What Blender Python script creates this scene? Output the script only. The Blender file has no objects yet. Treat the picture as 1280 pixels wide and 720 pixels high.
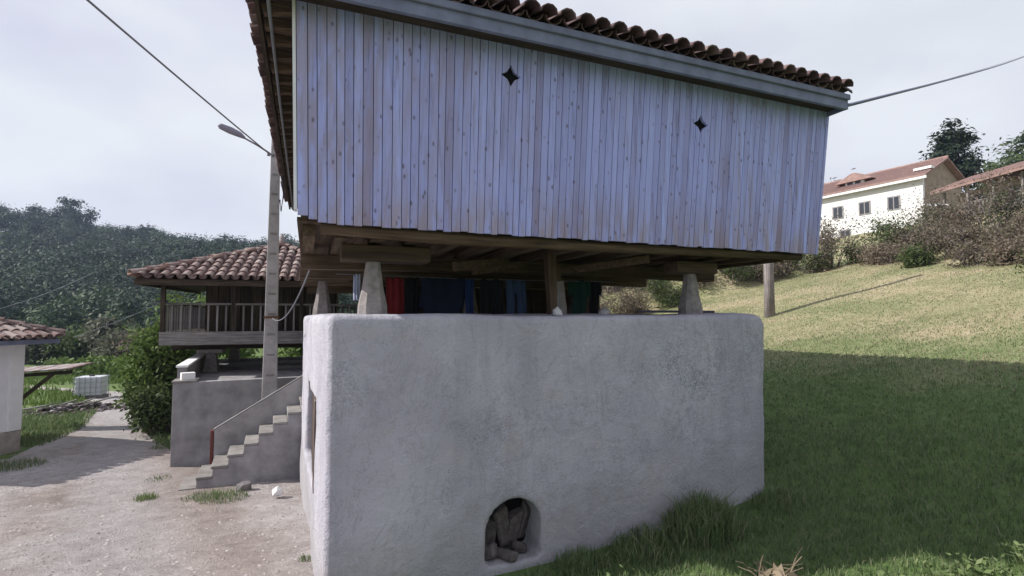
import bpy, bmesh, math, random
import numpy as np
from mathutils import Vector, Matrix, noise as mnoise

scene = bpy.context.scene
COL = scene.collection
R = math.radians
rnd = random.Random(7)
rng = np.random.default_rng(11)

# ------------------------------------------------------------------ camera
cam_d = bpy.data.cameras.new('camera')
cam = bpy.data.objects.new('camera', cam_d)
COL.objects.link(cam)
cam.location = (0, 0, 2.5)
PITCH = math.atan(35 / 640)
cam.rotation_euler = (R(90) + PITCH, 0, 0)
cam_d.sensor_width = 36
cam_d.lens = 18
cam_d.clip_start = 0.05
cam_d.clip_end = 3000
scene.camera = cam

# ------------------------------------------------------------------ light
SUN_AZ, SUN_EL = R(-6), R(39)            # azimuth measured from -X towards +Y
S = Vector((-math.cos(SUN_AZ) * math.cos(SUN_EL), math.sin(SUN_AZ) * math.cos(SUN_EL), math.sin(SUN_EL)))
sd = bpy.data.lights.new('sun', 'SUN')
sd.energy = 5.0
sd.angle = R(0.6)
sd.color = (1.0, 0.95, 0.88)
sun = bpy.data.objects.new('sun', sd)
COL.objects.link(sun)
sun.rotation_euler = S.to_track_quat('Z', 'Y').to_euler()
sun.location = (-40, 5, 60)

world = bpy.data.worlds.new('World')
scene.world = world
world.use_nodes = True
wn = world.node_tree
wn.nodes.clear()
def wnode(t, **k):
    n = wn.nodes.new(t)
    for a, b in k.items(): setattr(n, a, b)
    return n
sky = wnode('ShaderNodeTexSky', sky_type='NISHITA', sun_disc=False)
sky.sun_elevation = SUN_EL
sky.sun_rotation = R(-96)
sky.air_density = 1.0; sky.dust_density = 2.5; sky.ozone_density = 1.5
tc = wnode('ShaderNodeTexCoord')
mp = wnode('ShaderNodeMapping'); mp.inputs['Scale'].default_value = (1, 1, 2.2)
n1 = wnode('ShaderNodeTexNoise'); n1.inputs['Scale'].default_value = 1.3; n1.inputs['Detail'].default_value = 5
n2 = wnode('ShaderNodeTexNoise'); n2.inputs['Scale'].default_value = 1.7; n2.inputs['Detail'].default_value = 4
r1 = wnode('ShaderNodeValToRGB')
r1.color_ramp.elements[0].position = 0.30; r1.color_ramp.elements[0].color = (.72, .72, .72, 1)
r1.color_ramp.elements[1].position = 0.55; r1.color_ramp.elements[1].color = (.97, .97, .97, 1)
r2 = wnode('ShaderNodeValToRGB')
r2.color_ramp.elements[0].position = 0.38; r2.color_ramp.elements[0].color = (5.7, 5.8, 7.2, 1)
r2.color_ramp.elements[1].position = 0.60; r2.color_ramp.elements[1].color = (7.4, 7.7, 8.2, 1)
mx = wnode('ShaderNodeMix', data_type='RGBA')
bg = wnode('ShaderNodeBackground'); bg.inputs['Strength'].default_value = 0.1
wo = wnode('ShaderNodeOutputWorld')
L = wn.links.new
L(tc.outputs['Generated'], mp.inputs['Vector'])
L(mp.outputs['Vector'], n1.inputs['Vector']); L(mp.outputs['Vector'], n2.inputs['Vector'])
mp.inputs['Location'].default_value = (3.1, 1.7, 0.4)
L(n1.outputs['Fac'], r1.inputs['Fac']); L(n2.outputs['Fac'], r2.inputs['Fac'])
L(r1.outputs['Color'], mx.inputs['Factor'])
L(sky.outputs['Color'], mx.inputs['A']); L(r2.outputs['Color'], mx.inputs['B'])
L(mx.outputs['Result'], bg.inputs['Color'])
L(bg.outputs['Background'], wo.inputs['Surface'])

scene.view_settings.view_transform = 'Standard'
scene.view_settings.look = 'None'
scene.view_settings.exposure = 0.20
scene.view_settings.gamma = 1.0
scene.cycles.volume_bounces = 0

# ------------------------------------------------------------------ materials
class NT:
    def __init__(s, name):
        s.m = bpy.data.materials.new(name); s.m.use_nodes = True
        s.t = s.m.node_tree; s.t.nodes.clear()
        s.out = s.n('ShaderNodeOutputMaterial'); s.b = s.n('ShaderNodeBsdfPrincipled')
        s.l(s.b.outputs[0], s.out.inputs['Surface'])
        s.b.inputs['Roughness'].default_value = .9
        s.b.inputs['Specular IOR Level'].default_value = .25
        s.tc = s.n('ShaderNodeTexCoord')
    def n(s, t, **k):
        n = s.t.nodes.new(t)
        for a, b in k.items(): setattr(n, a, b)
        return n
    def l(s, a, b): s.t.links.new(a, b)
    def mapping(s, scale, src='Object', loc=None):
        m = s.n('ShaderNodeMapping'); m.inputs['Scale'].default_value = scale
        s.l(s.tc.outputs[src] if isinstance(src, str) else src, m.inputs['Vector'])
        return m.outputs['Vector']
    def noise(s, vec, scale, detail=4, rough=.55, dist=0):
        n = s.n('ShaderNodeTexNoise'); n.inputs['Scale'].default_value = scale
        n.inputs['Detail'].default_value = detail; n.inputs['Roughness'].default_value = rough
        n.inputs['Distortion'].default_value = dist
        s.l(vec, n.inputs['Vector']); return n.outputs['Fac']
    def ramp(s, fac, stops):
        r = s.n('ShaderNodeValToRGB'); e = r.color_ramp.elements
        while len(e) < len(stops): e.new(.5)
        for i, (p, c) in enumerate(stops):
            e[i].position = p
            if not isinstance(c, (tuple, list)): c = (c, c, c)
            e[i].color = (c[0], c[1], c[2], 1)
        s.l(fac, r.inputs['Fac']); return r.outputs['Color']
    def mix(s, fac, a, b, mode='MIX'):
        m = s.n('ShaderNodeMix', data_type='RGBA', blend_type=mode)
        for v, k in ((fac, 'Factor'), (a, 'A'), (b, 'B')):
            if hasattr(v, 'is_linked'): s.l(v, m.inputs[k])
            elif k == 'Factor': m.inputs[k].default_value = v
            else: m.inputs[k].default_value = (*v, 1) if isinstance(v, (tuple, list)) else (v, v, v, 1)
        return m.outputs['Result']
    def math(s, op, a, b=0.0):
        m = s.n('ShaderNodeMath', operation=op)
        for i, v in enumerate((a, b)):
            if hasattr(v, 'is_linked'): s.l(v, m.inputs[i])
            else: m.inputs[i].default_value = v
        return m.outputs[0]
    def rand(s): return s.n('ShaderNodeObjectInfo').outputs['Random']
    def island(s): return s.n('ShaderNodeNewGeometry').outputs['Random Per Island']
    def bump(s, h, strength, dist=.02):
        b = s.n('ShaderNodeBump'); b.inputs['Strength'].default_value = strength
        b.inputs['Distance'].default_value = dist
        s.l(h, b.inputs['Height']); s.l(b.outputs[0], s.b.inputs['Normal'])
    def col(s, c):
        if hasattr(c, 'is_linked'): s.l(c, s.b.inputs['Base Color'])
        else: s.b.inputs['Base Color'].default_value = (*c, 1)

M = {}
def simple(name, c, rough=.85, var=.25, scale=8, bump=.3, rand=.15, metal=0):
    t = NT(name); v = t.mapping((1, 1, 1))
    f = t.noise(v, scale, 6)
    d = tuple(x * (1 - var) for x in c); u = tuple(min(1, x * (1 + var)) for x in c)
    cc = t.ramp(f, [(.25, d), (.75, u)])
    if rand:
        cc = t.mix(1, cc, t.ramp(t.rand(), [(0, 1 - rand), (1, 1)]), 'MULTIPLY')
    t.col(cc); t.b.inputs['Roughness'].default_value = rough; t.b.inputs['Metallic'].default_value = metal
    if bump: t.bump(t.noise(v, scale * 4, 4), bump, .01)
    M[name] = t.m
    return t.m

def wood(name, dark, light, axis=2, scale=1.0, rand=.35):
    t = NT(name)
    sc = [30 * scale] * 3; sc[axis] = 1.5 * scale
    v = t.mapping(tuple(sc)); g = t.noise(v, 1, 5, .6, .4)
    big = t.noise(t.mapping((1, 1, 1)), 2.5, 4)
    c = t.ramp(g, [(.3, dark), (.7, light)])
    c = t.mix(.5, c, t.ramp(big, [(.3, .55), (.7, 1.25)]), 'MULTIPLY')
    c = t.mix(1, c, t.ramp(t.rand(), [(0, 1 - rand), (1, 1.1)]), 'MULTIPLY')
    t.col(c); t.bump(g, .5, .01)
    M[name] = t.m
for ax, sfx in ((0, 'x'), (1, 'y'), (2, 'z')):
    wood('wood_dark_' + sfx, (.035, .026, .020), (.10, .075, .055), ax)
    wood('wood_brown_' + sfx, (.055, .038, .027), (.17, .118, .080), ax)
    wood('wood_grey_' + sfx, (.12, .11, .11), (.32, .30, .29), ax)
wood('wood_post', (.20, .17, .17), (.42, .38, .39), 2)
wood('hatch_wood', (.10, .075, .065), (.26, .21, .19), 2)

# blue weathered cladding boards
t = NT('cladding')
v = t.mapping((26, 26, 1.3))
g = t.noise(v, 1, 6, .65, .6)
rn = t.rand()
big = t.noise(t.mapping((1.0, 1, .55)), 1.6, 5, .6)
sp = t.n('ShaderNodeTexVoronoi'); sp.inputs['Scale'].default_value = 1
t.l(t.mapping((13, 13, 6.5)), sp.inputs['Vector'])
c = t.ramp(g, [(.25, (.21, .205, .36)), (.46, (.365, .405, .74)), (.8, (.44, .49, .87))])
worn = t.math('MULTIPLY', t.ramp(big, [(.46, .05), (.68, .9)]), t.ramp(t.noise(t.mapping((14, 14, 1.1)), 1, 5, .6), [(.40, 0), (.66, .75)]))
c = t.mix(worn, c, (.335, .295, .40))
szb = t.n('ShaderNodeSeparateXYZ'); t.l(t.tc.outputs['Object'], szb.inputs[0])
mrz = t.n('ShaderNodeMapRange'); mrz.inputs['From Min'].default_value = 3.95; mrz.inputs['From Max'].default_value = 3.35; t.l(szb.outputs['Z'], mrz.inputs['Value'])
mrx = t.n('ShaderNodeMapRange'); mrx.inputs['From Min'].default_value = 2.6; mrx.inputs['From Max'].default_value = 0; t.l(szb.outputs['X'], mrx.inputs['Value'])
wear2 = t.math('MULTIPLY', t.math('MAXIMUM', mrz.outputs[0], t.math('MULTIPLY', mrx.outputs[0], .75)), t.ramp(t.noise(t.mapping((9, 9, 1.6)), 1, 5, .65), [(.40, 0), (.58, .85)]))
c = t.mix(wear2, c, (.34, .285, .33))
c = t.mix(1, c, t.ramp(rn, [(0, (.82, .75, .74)), (.08, (.89, .85, .85)), (.28, (.96, .95, .97)), (1, (1.1, 1.1, 1.1))]), 'MULTIPLY')
knot = t.math('MULTIPLY', t.ramp(sp.outputs['Distance'], [(.10, 1), (.20, 0)]), t.ramp(t.noise(t.mapping((3, 3, 3)), 1.0, 2), [(.36, .2), (.56, 1)]))
c = t.mix(t.math('MULTIPLY', knot, .75), c, (.13, .10, .14))
t.col(c); t.bump(g, .35, .008); t.b.inputs['Roughness'].default_value = .75
M['cladding'] = t.m
simple('fascia_paint', (.20, .22, .32), .7, .25, 5, .3)

# rough render
t = NT('stucco')
v = t.mapping((1, 1, 1))
a = t.noise(v, 1.1, 5, .6); b = t.noise(v, 9, 6, .7); d = t.noise(v, 55, 4, .7)
c = t.ramp(a, [(.32, (.40, .39, .45)), (.5, (.465, .457, .52)), (.68, (.53, .522, .58))])
c = t.mix(t.ramp(t.noise(v, .75, 4, .6), [(.50, .0), (.68, .6)]), c, t.ramp(t.noise(v, 16, 6, .75), [(.36, .5), (.54, 1.05)]), 'MULTIPLY')
c = t.mix(t.math('MULTIPLY', t.ramp(t.noise(v, .8, 4, .6), [(.52, 0), (.7, 1)]), t.ramp(d, [(.42, 1), (.52, 0)])), c, (.22, .23, .28))
ck = t.noise(t.mapping((1, 1, .5)), 2.2, 8, .75, 1.0)
c = t.mix(t.ramp(ck, [(.49, 0), (.5, .55), (.51, 0)]), c, (.20, .19, .20))
sepz = t.n('ShaderNodeSeparateXYZ'); t.l(t.tc.outputs['Object'], sepz.inputs[0])
low = t.math('MULTIPLY', t.ramp(t.math('ADD', t.math('SUBTRACT', sepz.outputs['Z'], t.math('MULTIPLY', sepz.outputs['X'], .11)), t.math('MULTIPLY', b, .9)), [(.50, 1), (1.15, 0)]), .5)
c = t.mix(low, c, (.30, .285, .27))
strk = t.noise(t.mapping((3.2, 3.2, .22)), 1, 5, .6)
c = t.mix(t.math('MULTIPLY', t.ramp(strk, [(.52, 0), (.72, .5)]), t.ramp(sepz.outputs['Z'], [(.2, .3), (1, 1)])), c, (.30, .29, .34))
c = t.mix(t.math('MULTIPLY', t.ramp(t.noise(v, 2.3, 5, .65), [(.56, 0), (.75, .55)]), 1.0), c, (.46, .40, .40))
t.col(c)
h = t.math('ADD', t.math('MULTIPLY', d, .35), t.math('ADD', b, t.math('MULTIPLY', t.noise(v, 22, 5, .7), .6)))
t.bump(h, .75, .035)
M['stucco'] = t.m
simple('concrete', (.29, .28, .29), .9, .38, 3.2, .5)
simple('concrete_worn', (.37, .355, .36), .9, .45, 2.0, .5)
simple('concrete_dark', (.19, .18, .18), .92, .45, 2.4, .5)
simple('concrete_light', (.25, .235, .225), .9, .28, 5, .5)
simple('concrete_pole', (.38, .36, .36), .9, .25, 6, .4)
simple('granite', (.28, .255, .25), .9, .35, 14, .6)
simple('stone_grey', (.22, .205, .21), .9, .4, 9, .6, .4)
simple('stone_dark', (.15, .13, .125), .95, .5, 16, .9, .5)
simple('stone_white', (.68, .68, .67), .9, .15, 9, .4)
simple('white_paint', (.80, .80, .80), .8, .08, 3, .15)
simple('shade_white', (.87, .87, .90), .85, .10, 2.5, .25)
simple('plinth', (.33, .30, .27), .9, .35, 5, .6)
simple('rust_red', (.15, .045, .04), .7, .4, 18, .3)
simple('rust', (.17, .095, .06), .8, .4, 18, .3)
simple('lamp_grey', (.26, .25, .32), .5, .1, 8, .1)
simple('cable_dark', (.07, .07, .09), .6, .1, 8, 0)
simple('cable_grey', (.20, .21, .24), .6, .1, 8, 0)
simple('cable_blue', (.20, .21, .30), .6, .1, 8, 0)
simple('glass_dark', (.05, .055, .07), .15, .1, 2, 0)
simple('plastic_white', (.62, .63, .68), .5, .12, 3, .1)
simple('metal_grey', (.42, .43, .47), .45, .15, 8, .1, metal=.4)
simple('sheet_roof', (.32, .30, .30), .7, .3, 4, .2)
simple('gable_brown', (.33, .27, .21), .9, .25, 2, .3)
simple('roof_far', (.31, .205, .185), .9, .25, 2.5, .5)
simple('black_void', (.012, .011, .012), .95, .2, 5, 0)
simple('bark', (.10, .085, .075), .95, .35, 12, .6)
simple('twig', (.20, .17, .17), .95, .3, 12, .3)

# terracotta tiles
t = NT('terracotta')
v = t.mapping((1, 1, 1)); a = t.noise(v, 9, 5, .65); rn = t.rand()
c = t.ramp(rn, [(0, (.14, .088, .085)), (.35, (.21, .13, .122)), (.7, (.28, .20, .185)), (1, (.38, .31, .29))])
c = t.mix(t.ramp(a, [(.45, 0), (.68, .8)]), c, (.30, .27, .25))
c = t.mix(t.ramp(t.noise(v, 23, 4), [(.55, 0), (.7, .6)]), c, (.07, .06, .055))
t.col(c); t.bump(a, .4, .01); M['terracotta'] = t.m

def leafmat(name, cols, trans=.35, patch=0):
    t = NT(name); isl = t.island()
    c = t.ramp(isl, [(i / (len(cols) - 1), cc) for i, cc in enumerate(cols)])
    if patch:   # stands of different species
        pp = t.n('ShaderNodeNewGeometry').outputs['Position']
        c = t.mix(1, c, t.ramp(t.noise(pp, patch, 2, .5), [(.36, (.5, .55, .62)), (.52, (1, 1, 1)), (.64, (1.55, 1.6, 1.25))]), 'MULTIPLY')
    t.col(c); t.b.inputs['Roughness'].default_value = .65
    tr = t.n('ShaderNodeBsdfTranslucent'); t.l(c, tr.inputs['Color'])
    ms = t.n('ShaderNodeMixShader'); ms.inputs[0].default_value = trans
    t.l(t.b.outputs[0], ms.inputs[1]); t.l(tr.outputs[0], ms.inputs[2]); t.l(ms.outputs[0], t.out.inputs['Surface'])
    M[name] = t.m
leafmat('leaf_forest', [(.020, .036, .032), (.034, .056, .042), (.062, .086, .050), (.026, .044, .040)], .2, .10)
leafmat('leaf_bright', [(.06, .10, .025), (.10, .16, .04), (.15, .22, .06), (.08, .12, .03)])
leafmat('leaf_mid', [(.045, .07, .025), (.07, .10, .035), (.10, .13, .05)])
leafmat('leaf_dark', [(.014, .026, .018), (.028, .045, .024), (.04, .06, .03)], .15)
leafmat('leaf_greygreen', [(.08, .09, .065), (.13, .14, .095), (.17, .17, .12)])
leafmat('leaf_scrub', [(.10, .09, .055), (.15, .13, .085), (.21, .17, .14), (.13, .11, .105)])
leafmat('leaf_dry', [(.17, .14, .10), (.22, .17, .14), (.12, .11, .07)])
leafmat('grass_green', [(.08, .13, .052), (.125, .19, .075), (.175, .23, .105), (.24, .245, .155)], .3)
leafmat('grass_dry', [(.26, .24, .14), (.38, .335, .225), (.46, .40, .29), (.29, .265, .155)], .3)
leafmat('weed', [(.12, .18, .06), (.17, .23, .09), (.22, .26, .13)], .3)
leafmat('straw', [(.24, .18, .11), (.32, .26, .18), (.20, .12, .085)], .1)

# ground sheet: soil under the grass, dry mown on the upper meadow
t = NT('ground')
g = t.n('ShaderNodeNewGeometry'); pos = g.outputs['Position']
sp = t.n('ShaderNodeSeparateXYZ'); t.l(pos, sp.inputs[0])
n0 = t.noise(pos, .55, 5, .6); n1_ = t.noise(pos, 3.0, 6, .7); n2_ = t.noise(pos, 28, 4, .7)
green = t.ramp(n1_, [(.3, (.07, .12, .036)), (.55, (.115, .18, .055)), (.75, (.17, .20, .09))])
dry = t.ramp(n1_, [(.3, (.25, .235, .125)), (.5, (.36, .31, .195)), (.72, (.42, .355, .25))])
# green turns dry uphill; onset set at the granary's shadow edge, deepening its shade
dn = t.math('ADD', t.math('MULTIPLY', sp.outputs['X'], .075), t.math('ADD', t.math('MULTIPLY', sp.outputs['Y'], .055), t.math('MULTIPLY', n0, .8)))
fac = t.ramp(dn, [(1.22, 0), (1.75, 1)]) if False else None
mr = t.n('ShaderNodeMapRange'); mr.inputs['From Min'].default_value = 1.38; mr.inputs['From Max'].default_value = 1.75
t.l(dn, mr.inputs['Value'])
gp_ = t.ramp(t.noise(pos, .42, 4, .65), [(.40, .45), (.60, 1)])
c = t.mix(t.math('MULTIPLY', mr.outputs[0], gp_), green, dry)
# valley fields to the left stay green
mr2 = t.n('ShaderNodeMapRange'); mr2.inputs['From Min'].default_value = -6; mr2.inputs['From Max'].default_value = -1
t.l(sp.outputs['X'], mr2.inputs['Value'])
field = t.ramp(n1_, [(.3, (.08, .12, .035)), (.55, (.13, .185, .06)), (.75, (.18, .21, .09))])
c = t.mix(mr2.outputs[0], field, c)
c = t.mix(.5, c, t.ramp(n2_, [(.3, .6), (.7, 1.3)]), 'MULTIPLY')
t.col(c); t.bump(t.math('ADD', n2_, n1_), .6, .05)
M['ground'] = t.m

# gravel yard
t = NT('gravel')
g = t.n('ShaderNodeNewGeometry'); pos = g.outputs['Position']
a = t.noise(pos, .5, 5, .6); b = t.noise(pos, 4, 6, .7); d = t.noise(pos, 38, 4, .75)
vo = t.n('ShaderNodeTexVoronoi'); vo.inputs['Scale'].default_value = 26; wp_ = t.n('ShaderNodeVectorMath', operation='ADD'); nn_ = t.n('ShaderNodeTexNoise'); nn_.inputs['Scale'].default_value = 9; t.l(pos, nn_.inputs['Vector']); t.l(pos, wp_.inputs[0]); t.l(nn_.outputs['Color'], wp_.inputs[1]); t.l(wp_.outputs[0], vo.inputs['Vector'])
c = t.ramp(a, [(.32, (.37, .31, .28)), (.47, (.51, .455, .44)), (.62, (.61, .57, .565))])
sg = t.n('ShaderNodeSeparateXYZ'); t.l(pos, sg.inputs[0])
lane = t.math('ADD', t.math('ADD', sg.outputs['X'], t.math('MULTIPLY', sg.outputs['Y'], .75)), t.math('MULTIPLY', a, 1.6))
c = t.mix(t.ramp(t.math('ABSOLUTE', t.math('SUBTRACT', lane, .55), 0), [(.35, .65), (.95, 0)]), c, (.55, .52, .53))
c = t.mix(t.ramp(t.math('ABSOLUTE', t.math('SUBTRACT', lane, 2.2), 0), [(.2, .6), (.8, 0)]), c, (.36, .285, .25))
c = t.mix(.6, c, t.ramp(b, [(.3, .58), (.65, 1.12)]), 'MULTIPLY')
c = t.mix(.7, c, t.ramp(d, [(.3, .62), (.65, 1.15)]), 'MULTIPLY')
c = t.mix(t.ramp(t.noise(pos, 1.3, 3), [(.4, .05), (.65, .4)]), c, t.ramp(vo.outputs['Distance'], [(.1, 1.1), (.6, .8)]), 'MULTIPLY')
t.col(c); t.bump(t.math('ADD', d, t.math('ADD', b, vo.outputs['Distance'])), .8, .03)
M['gravel'] = t.m

def cloth(name, c):
    simple(name, c, .95, .22, 5, .3)
cloth('cloth_red', (.17, .018, .022)); cloth('cloth_navy', (.016, .022, .045)); cloth('cloth_blue', (.022, .042, .13))
cloth('cloth_black', (.015, .015, .018)); cloth('cloth_denim', (.05, .08, .15)); cloth('cloth_green', (.016, .05, .04))
cloth('cloth_pale', (.34, .37, .50))

# ------------------------------------------------------------------ helpers
class MB:
    def __init__(s): s.v = []; s.f = []
    def add(s, vs, fs):
        o = len(s.v); s.v += [tuple(map(float, p)) for p in vs]; s.f += [tuple(i + o for i in f) for f in fs]; return s
    def hexa(s, p):  # 4 bottom (ccw), 4 top
        return s.add(p, [(3, 2, 1, 0), (4, 5, 6, 7), (0, 1, 5, 4), (1, 2, 6, 5), (2, 3, 7, 6), (3, 0, 4, 7)])
    def bx(s, x0, x1, y0, y1, z0, z1):
        return s.hexa([(x0, y0, z0), (x1, y0, z0), (x1, y1, z0), (x0, y1, z0), (x0, y0, z1), (x1, y0, z1), (x1, y1, z1), (x0, y1, z1)])
    def beam(s, p, q, w, h, up=(0, 0, 1)):
        p, q = Vector(p), Vector(q); d = (q - p).normalized(); up = Vector(up)
        if abs(d.dot(up)) > .98: up = Vector((0, 1, 0))
        x = d.cross(up).normalized() * (w / 2); z = x.cross(d).normalized() * (h / 2)
        return s.hexa([p - x - z, p + x - z, q + x - z, q - x - z, p - x + z, p + x + z, q + x + z, q - x + z])
    def tube(s, pts, rad, n=6, cap=True):
        pts = [Vector(p) for p in pts]
        if not hasattr(rad, '__len__'): rad = [rad] * len(pts)
        vs = []; fs = []; prev = None
        for i, p in enumerate(pts):
            d = (pts[min(i + 1, len(pts) - 1)] - pts[max(i - 1, 0)]).normalized()
            ref = Vector((0, 0, 1)) if abs(d.z) < .95 else Vector((1, 0, 0))
            x = d.cross(ref).normalized(); y = x.cross(d)
            for k in range(n):
                a = 2 * math.pi * k / n
                vs.append(p + (x * math.cos(a) + y * math.sin(a)) * rad[i])
        for i in range(len(pts) - 1):
            for k in range(n):
                fs.append((i * n + k, i * n + (k + 1) % n, (i + 1) * n + (k + 1) % n, (i + 1) * n + k))
        if cap:
            fs.append(tuple(range(n))[::-1]); fs.append(tuple((len(pts) - 1) * n + k for k in range(n)))
        return s.add(vs, fs)
    def prism(s, poly, z0, z1):
        n = len(poly)
        vs = [(x, y, z0) for x, y in poly] + [(x, y, z1) for x, y in poly]
        return s.add(vs, [tuple(range(n))[::-1], tuple(range(n, 2 * n))] + [(i, (i + 1) % n, n + (i + 1) % n, n + i) for i in range(n)])
    def mesh(s, name, mat, smooth=False):
        me = bpy.data.meshes.new(name); me.from_pydata(s.v, [], s.f); me.materials.append(M[mat] if isinstance(mat, str) else mat)
        bm = bmesh.new(); bm.from_mesh(me); bmesh.ops.recalc_face_normals(bm, faces=bm.faces); bm.to_mesh(me); bm.free()
        if smooth: me.polygons.foreach_set('use_smooth', [True] * len(me.polygons))
        return me

def link(name, me, parent=None, loc=None, mat4=None):
    o = bpy.data.objects.new(name, me); COL.objects.link(o)
    if parent: o.parent = parent
    if mat4 is not None: o.matrix_basis = mat4
    elif loc is not None: o.location = loc
    return o
def tag(o, label=None, cat=None, group=None, kind=None):
    if label: o['label'] = label
    if cat: o['category'] = cat
    if group: o['group'] = group
    if kind: o['kind'] = kind
    return o
def thing(name, label, cat, loc=(0, 0, 0), rz=0, group=None):
    o = link(name, None); o.location = loc; o.rotation_euler = (0, 0, rz); o.empty_display_size = .2
    return tag(o, label, cat, group)
def part(name, mb, mat, parent, off=(0, 0, 0), label=None, kind=None, smooth=False, bevel=0):
    o = link(name, mb.mesh(name, mat, smooth), parent, tuple(-c for c in off))
    if bevel:
        b = o.modifiers.new('bevel', 'BEVEL'); b.width = bevel; b.segments = 2; b.limit_method = 'ANGLE'
    return tag(o, label, kind=kind)
def npmesh(name, V, F, mat, smooth=False):
    V = np.asarray(V, dtype=np.float32).reshape(-1, 3); F = np.asarray(F, dtype=np.int32); k = F.shape[1]
    me = bpy.data.meshes.new(name)
    me.vertices.add(len(V)); me.vertices.foreach_set('co', V.ravel())
    me.loops.add(F.size); me.loops.foreach_set('vertex_index', F.ravel())
    me.polygons.add(len(F)); me.polygons.foreach_set('loop_start', np.arange(0, F.size, k, dtype=np.int32))
    me.polygons.foreach_set('loop_total', np.full(len(F), k, dtype=np.int32))
    if smooth: me.polygons.foreach_set('use_smooth', np.ones(len(F), dtype=bool))
    me.update(calc_edges=True); me.materials.append(M[mat] if isinstance(mat, str) else mat)
    return me
def sstep(x, a, b):
    t = np.clip((x - a) / (b - a), 0, 1); return t * t * (3 - 2 * t)
def smax(a, b, k):
    h = np.clip(.5 + .5 * (a - b) / k, 0, 1); return b + (a - b) * h + k * h * (1 - h)
def smin(a, b, k): return -smax(-a, -b, k)

# ------------------------------------------------------------------ terrain
def bank_d(x, y):   # signed distance beyond the upper edge of the mown meadow
    wob = .5 * np.sin(x * .55 + 1) + .4 * np.sin(y * .7) + .25 * np.sin(x * 1.7 + y)
    return smax(y - 26.3, x - 15.5 - .135 * (y - 16), 1.2) + wob * .6
def H(x, y):
    x = np.asarray(x, float); y = np.asarray(y, float)
    drop = np.interp(y, [-50, 3.6, 6, 9, 12, 20, 30, 45, 60, 400], [0, 0, -.2, -.50, -.60, -.90, -1.25, -1.7, -2.4, -4])
    road = drop * sstep(-x, -2.0, 2.2) + np.where(y > 20, drop, 0) * 0
    mead = .33 + .244 * (x - 3.4) + .0735 * (y - 6.8)
    mead = smin(mead, 9.3 + .02 * (x + y), 2.0)
    h = smax(mead, road, .45)
    bk = sstep(bank_d(x, y), 0, 2.0) * sstep(x, 2, 6) * sstep(-x, -17, -10)
    h = h + 1.5 * bk
    # wooded ridge across the valley
    crest = np.interp(x, [-600, -330, -230, -205, -170, -122, -80, 0, 120, 300, 600], [46, 46, 43, 41, 34, 26, 24, 19, 14, 14, 14])
    yy = y + .10 * x
    up = sstep(yy, 48, 205) * (1 - .35 * sstep(yy, 215, 400))
    gul = 1 + .06 * np.sin(x * .05) * np.sin(y * .04 + 1)
    h = h + crest * up * gul * sstep(-x, -60, 20)
    h = h + 16 * sstep(y, 70, 170) * sstep(x, -10, 60)
    h = h + .035 * np.sin(x * 1.3 + .5 * y) * np.sin(y * 1.1 - .3 * x) * sstep(np.hypot(x, y), 3, 8)
    return h
def Hf(x, y): return float(H(x, y))

def axis(segs):
    out = [segs[0][0]]
    for a, b, st in segs:
        n = max(1, int(round((b - a) / st))); out += list(a + (b - a) * (np.arange(1, n + 1) / n))
    return np.array(out)
gx = axis([(-420, -120, 8), (-120, -40, 3), (-40, -16, .8), (-16, 22, .3), (22, 48, .8), (48, 120, 4), (120, 330, 10)])
gy = axis([(-140, -20, 8), (-20, 0, 1), (0, 32, .3), (32, 60, 1), (60, 300, 5), (300, 430, 13)])
GX, GY = np.meshgrid(gx, gy)
GZ = H(GX, GY)
nx, ny = len(gx), len(gy)
ii = (np.arange(ny - 1)[:, None] * nx + np.arange(nx - 1)[None]).ravel()
gm = npmesh('ground', np.stack([GX, GY, GZ], -1), np.stack([ii, ii + 1, ii + nx + 1, ii + nx], -1), 'ground', True)
tag(link('ground', gm), kind='structure')

# gravel yard and track
ys = np.concatenate([np.arange(-4, 16, .2), np.arange(16, 27, .4)])
def edge_l(y): return np.interp(y, [-4, 8.5, 9.6, 10.6, 11.2, 13, 15, 19.5, 24, 27], [-26, -24, -16, -11.6, -10.9, -11.6, -12.6, -15.7, -20, -27])
def edge_r(y): return np.interp(y, [-4, 2.2, 3.6, 4.5, 8.9, 9.8, 11.2, 11.5, 13, 15, 17.0, 19.5, 22, 24, 27], [3.5, 2.0, .2, -1.25, -2.9, -3.3, -4.8, -7.3, -8.8, -10.1, -11.6, -13.7, -16, -18.2, -25])
nu = 46
rv = []
for y in ys:
    l = edge_l(y) + .18 * mnoise.noise((0, y * 1.3, 3)) + .08 * mnoise.noise((0, y * 5, 9))
    r = edge_r(y) + (.22 * mnoise.noise((5, y * 1.3, 1)) + .1 * mnoise.noise((5, y * 5, 1))) * (1 if y < 4 or y > 10.8 else 0)
    xs = l + (r - l) * np.linspace(0, 1, nu)
    z = H(xs, y) + .022
    z[0] -= .05; z[-1] -= .05
    rv.append(np.stack([xs, np.full(nu, y), z], -1))
rv = np.array(rv); n_ = len(ys)
jj = (np.arange(n_ - 1)[:, None] * nu + np.arange(nu - 1)[None]).ravel()
tag(link('gravel_road', npmesh('gravel_road', rv, np.stack([jj, jj + 1, jj + nu + 1, jj + nu], -1), 'gravel', True)), kind='structure')

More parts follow.
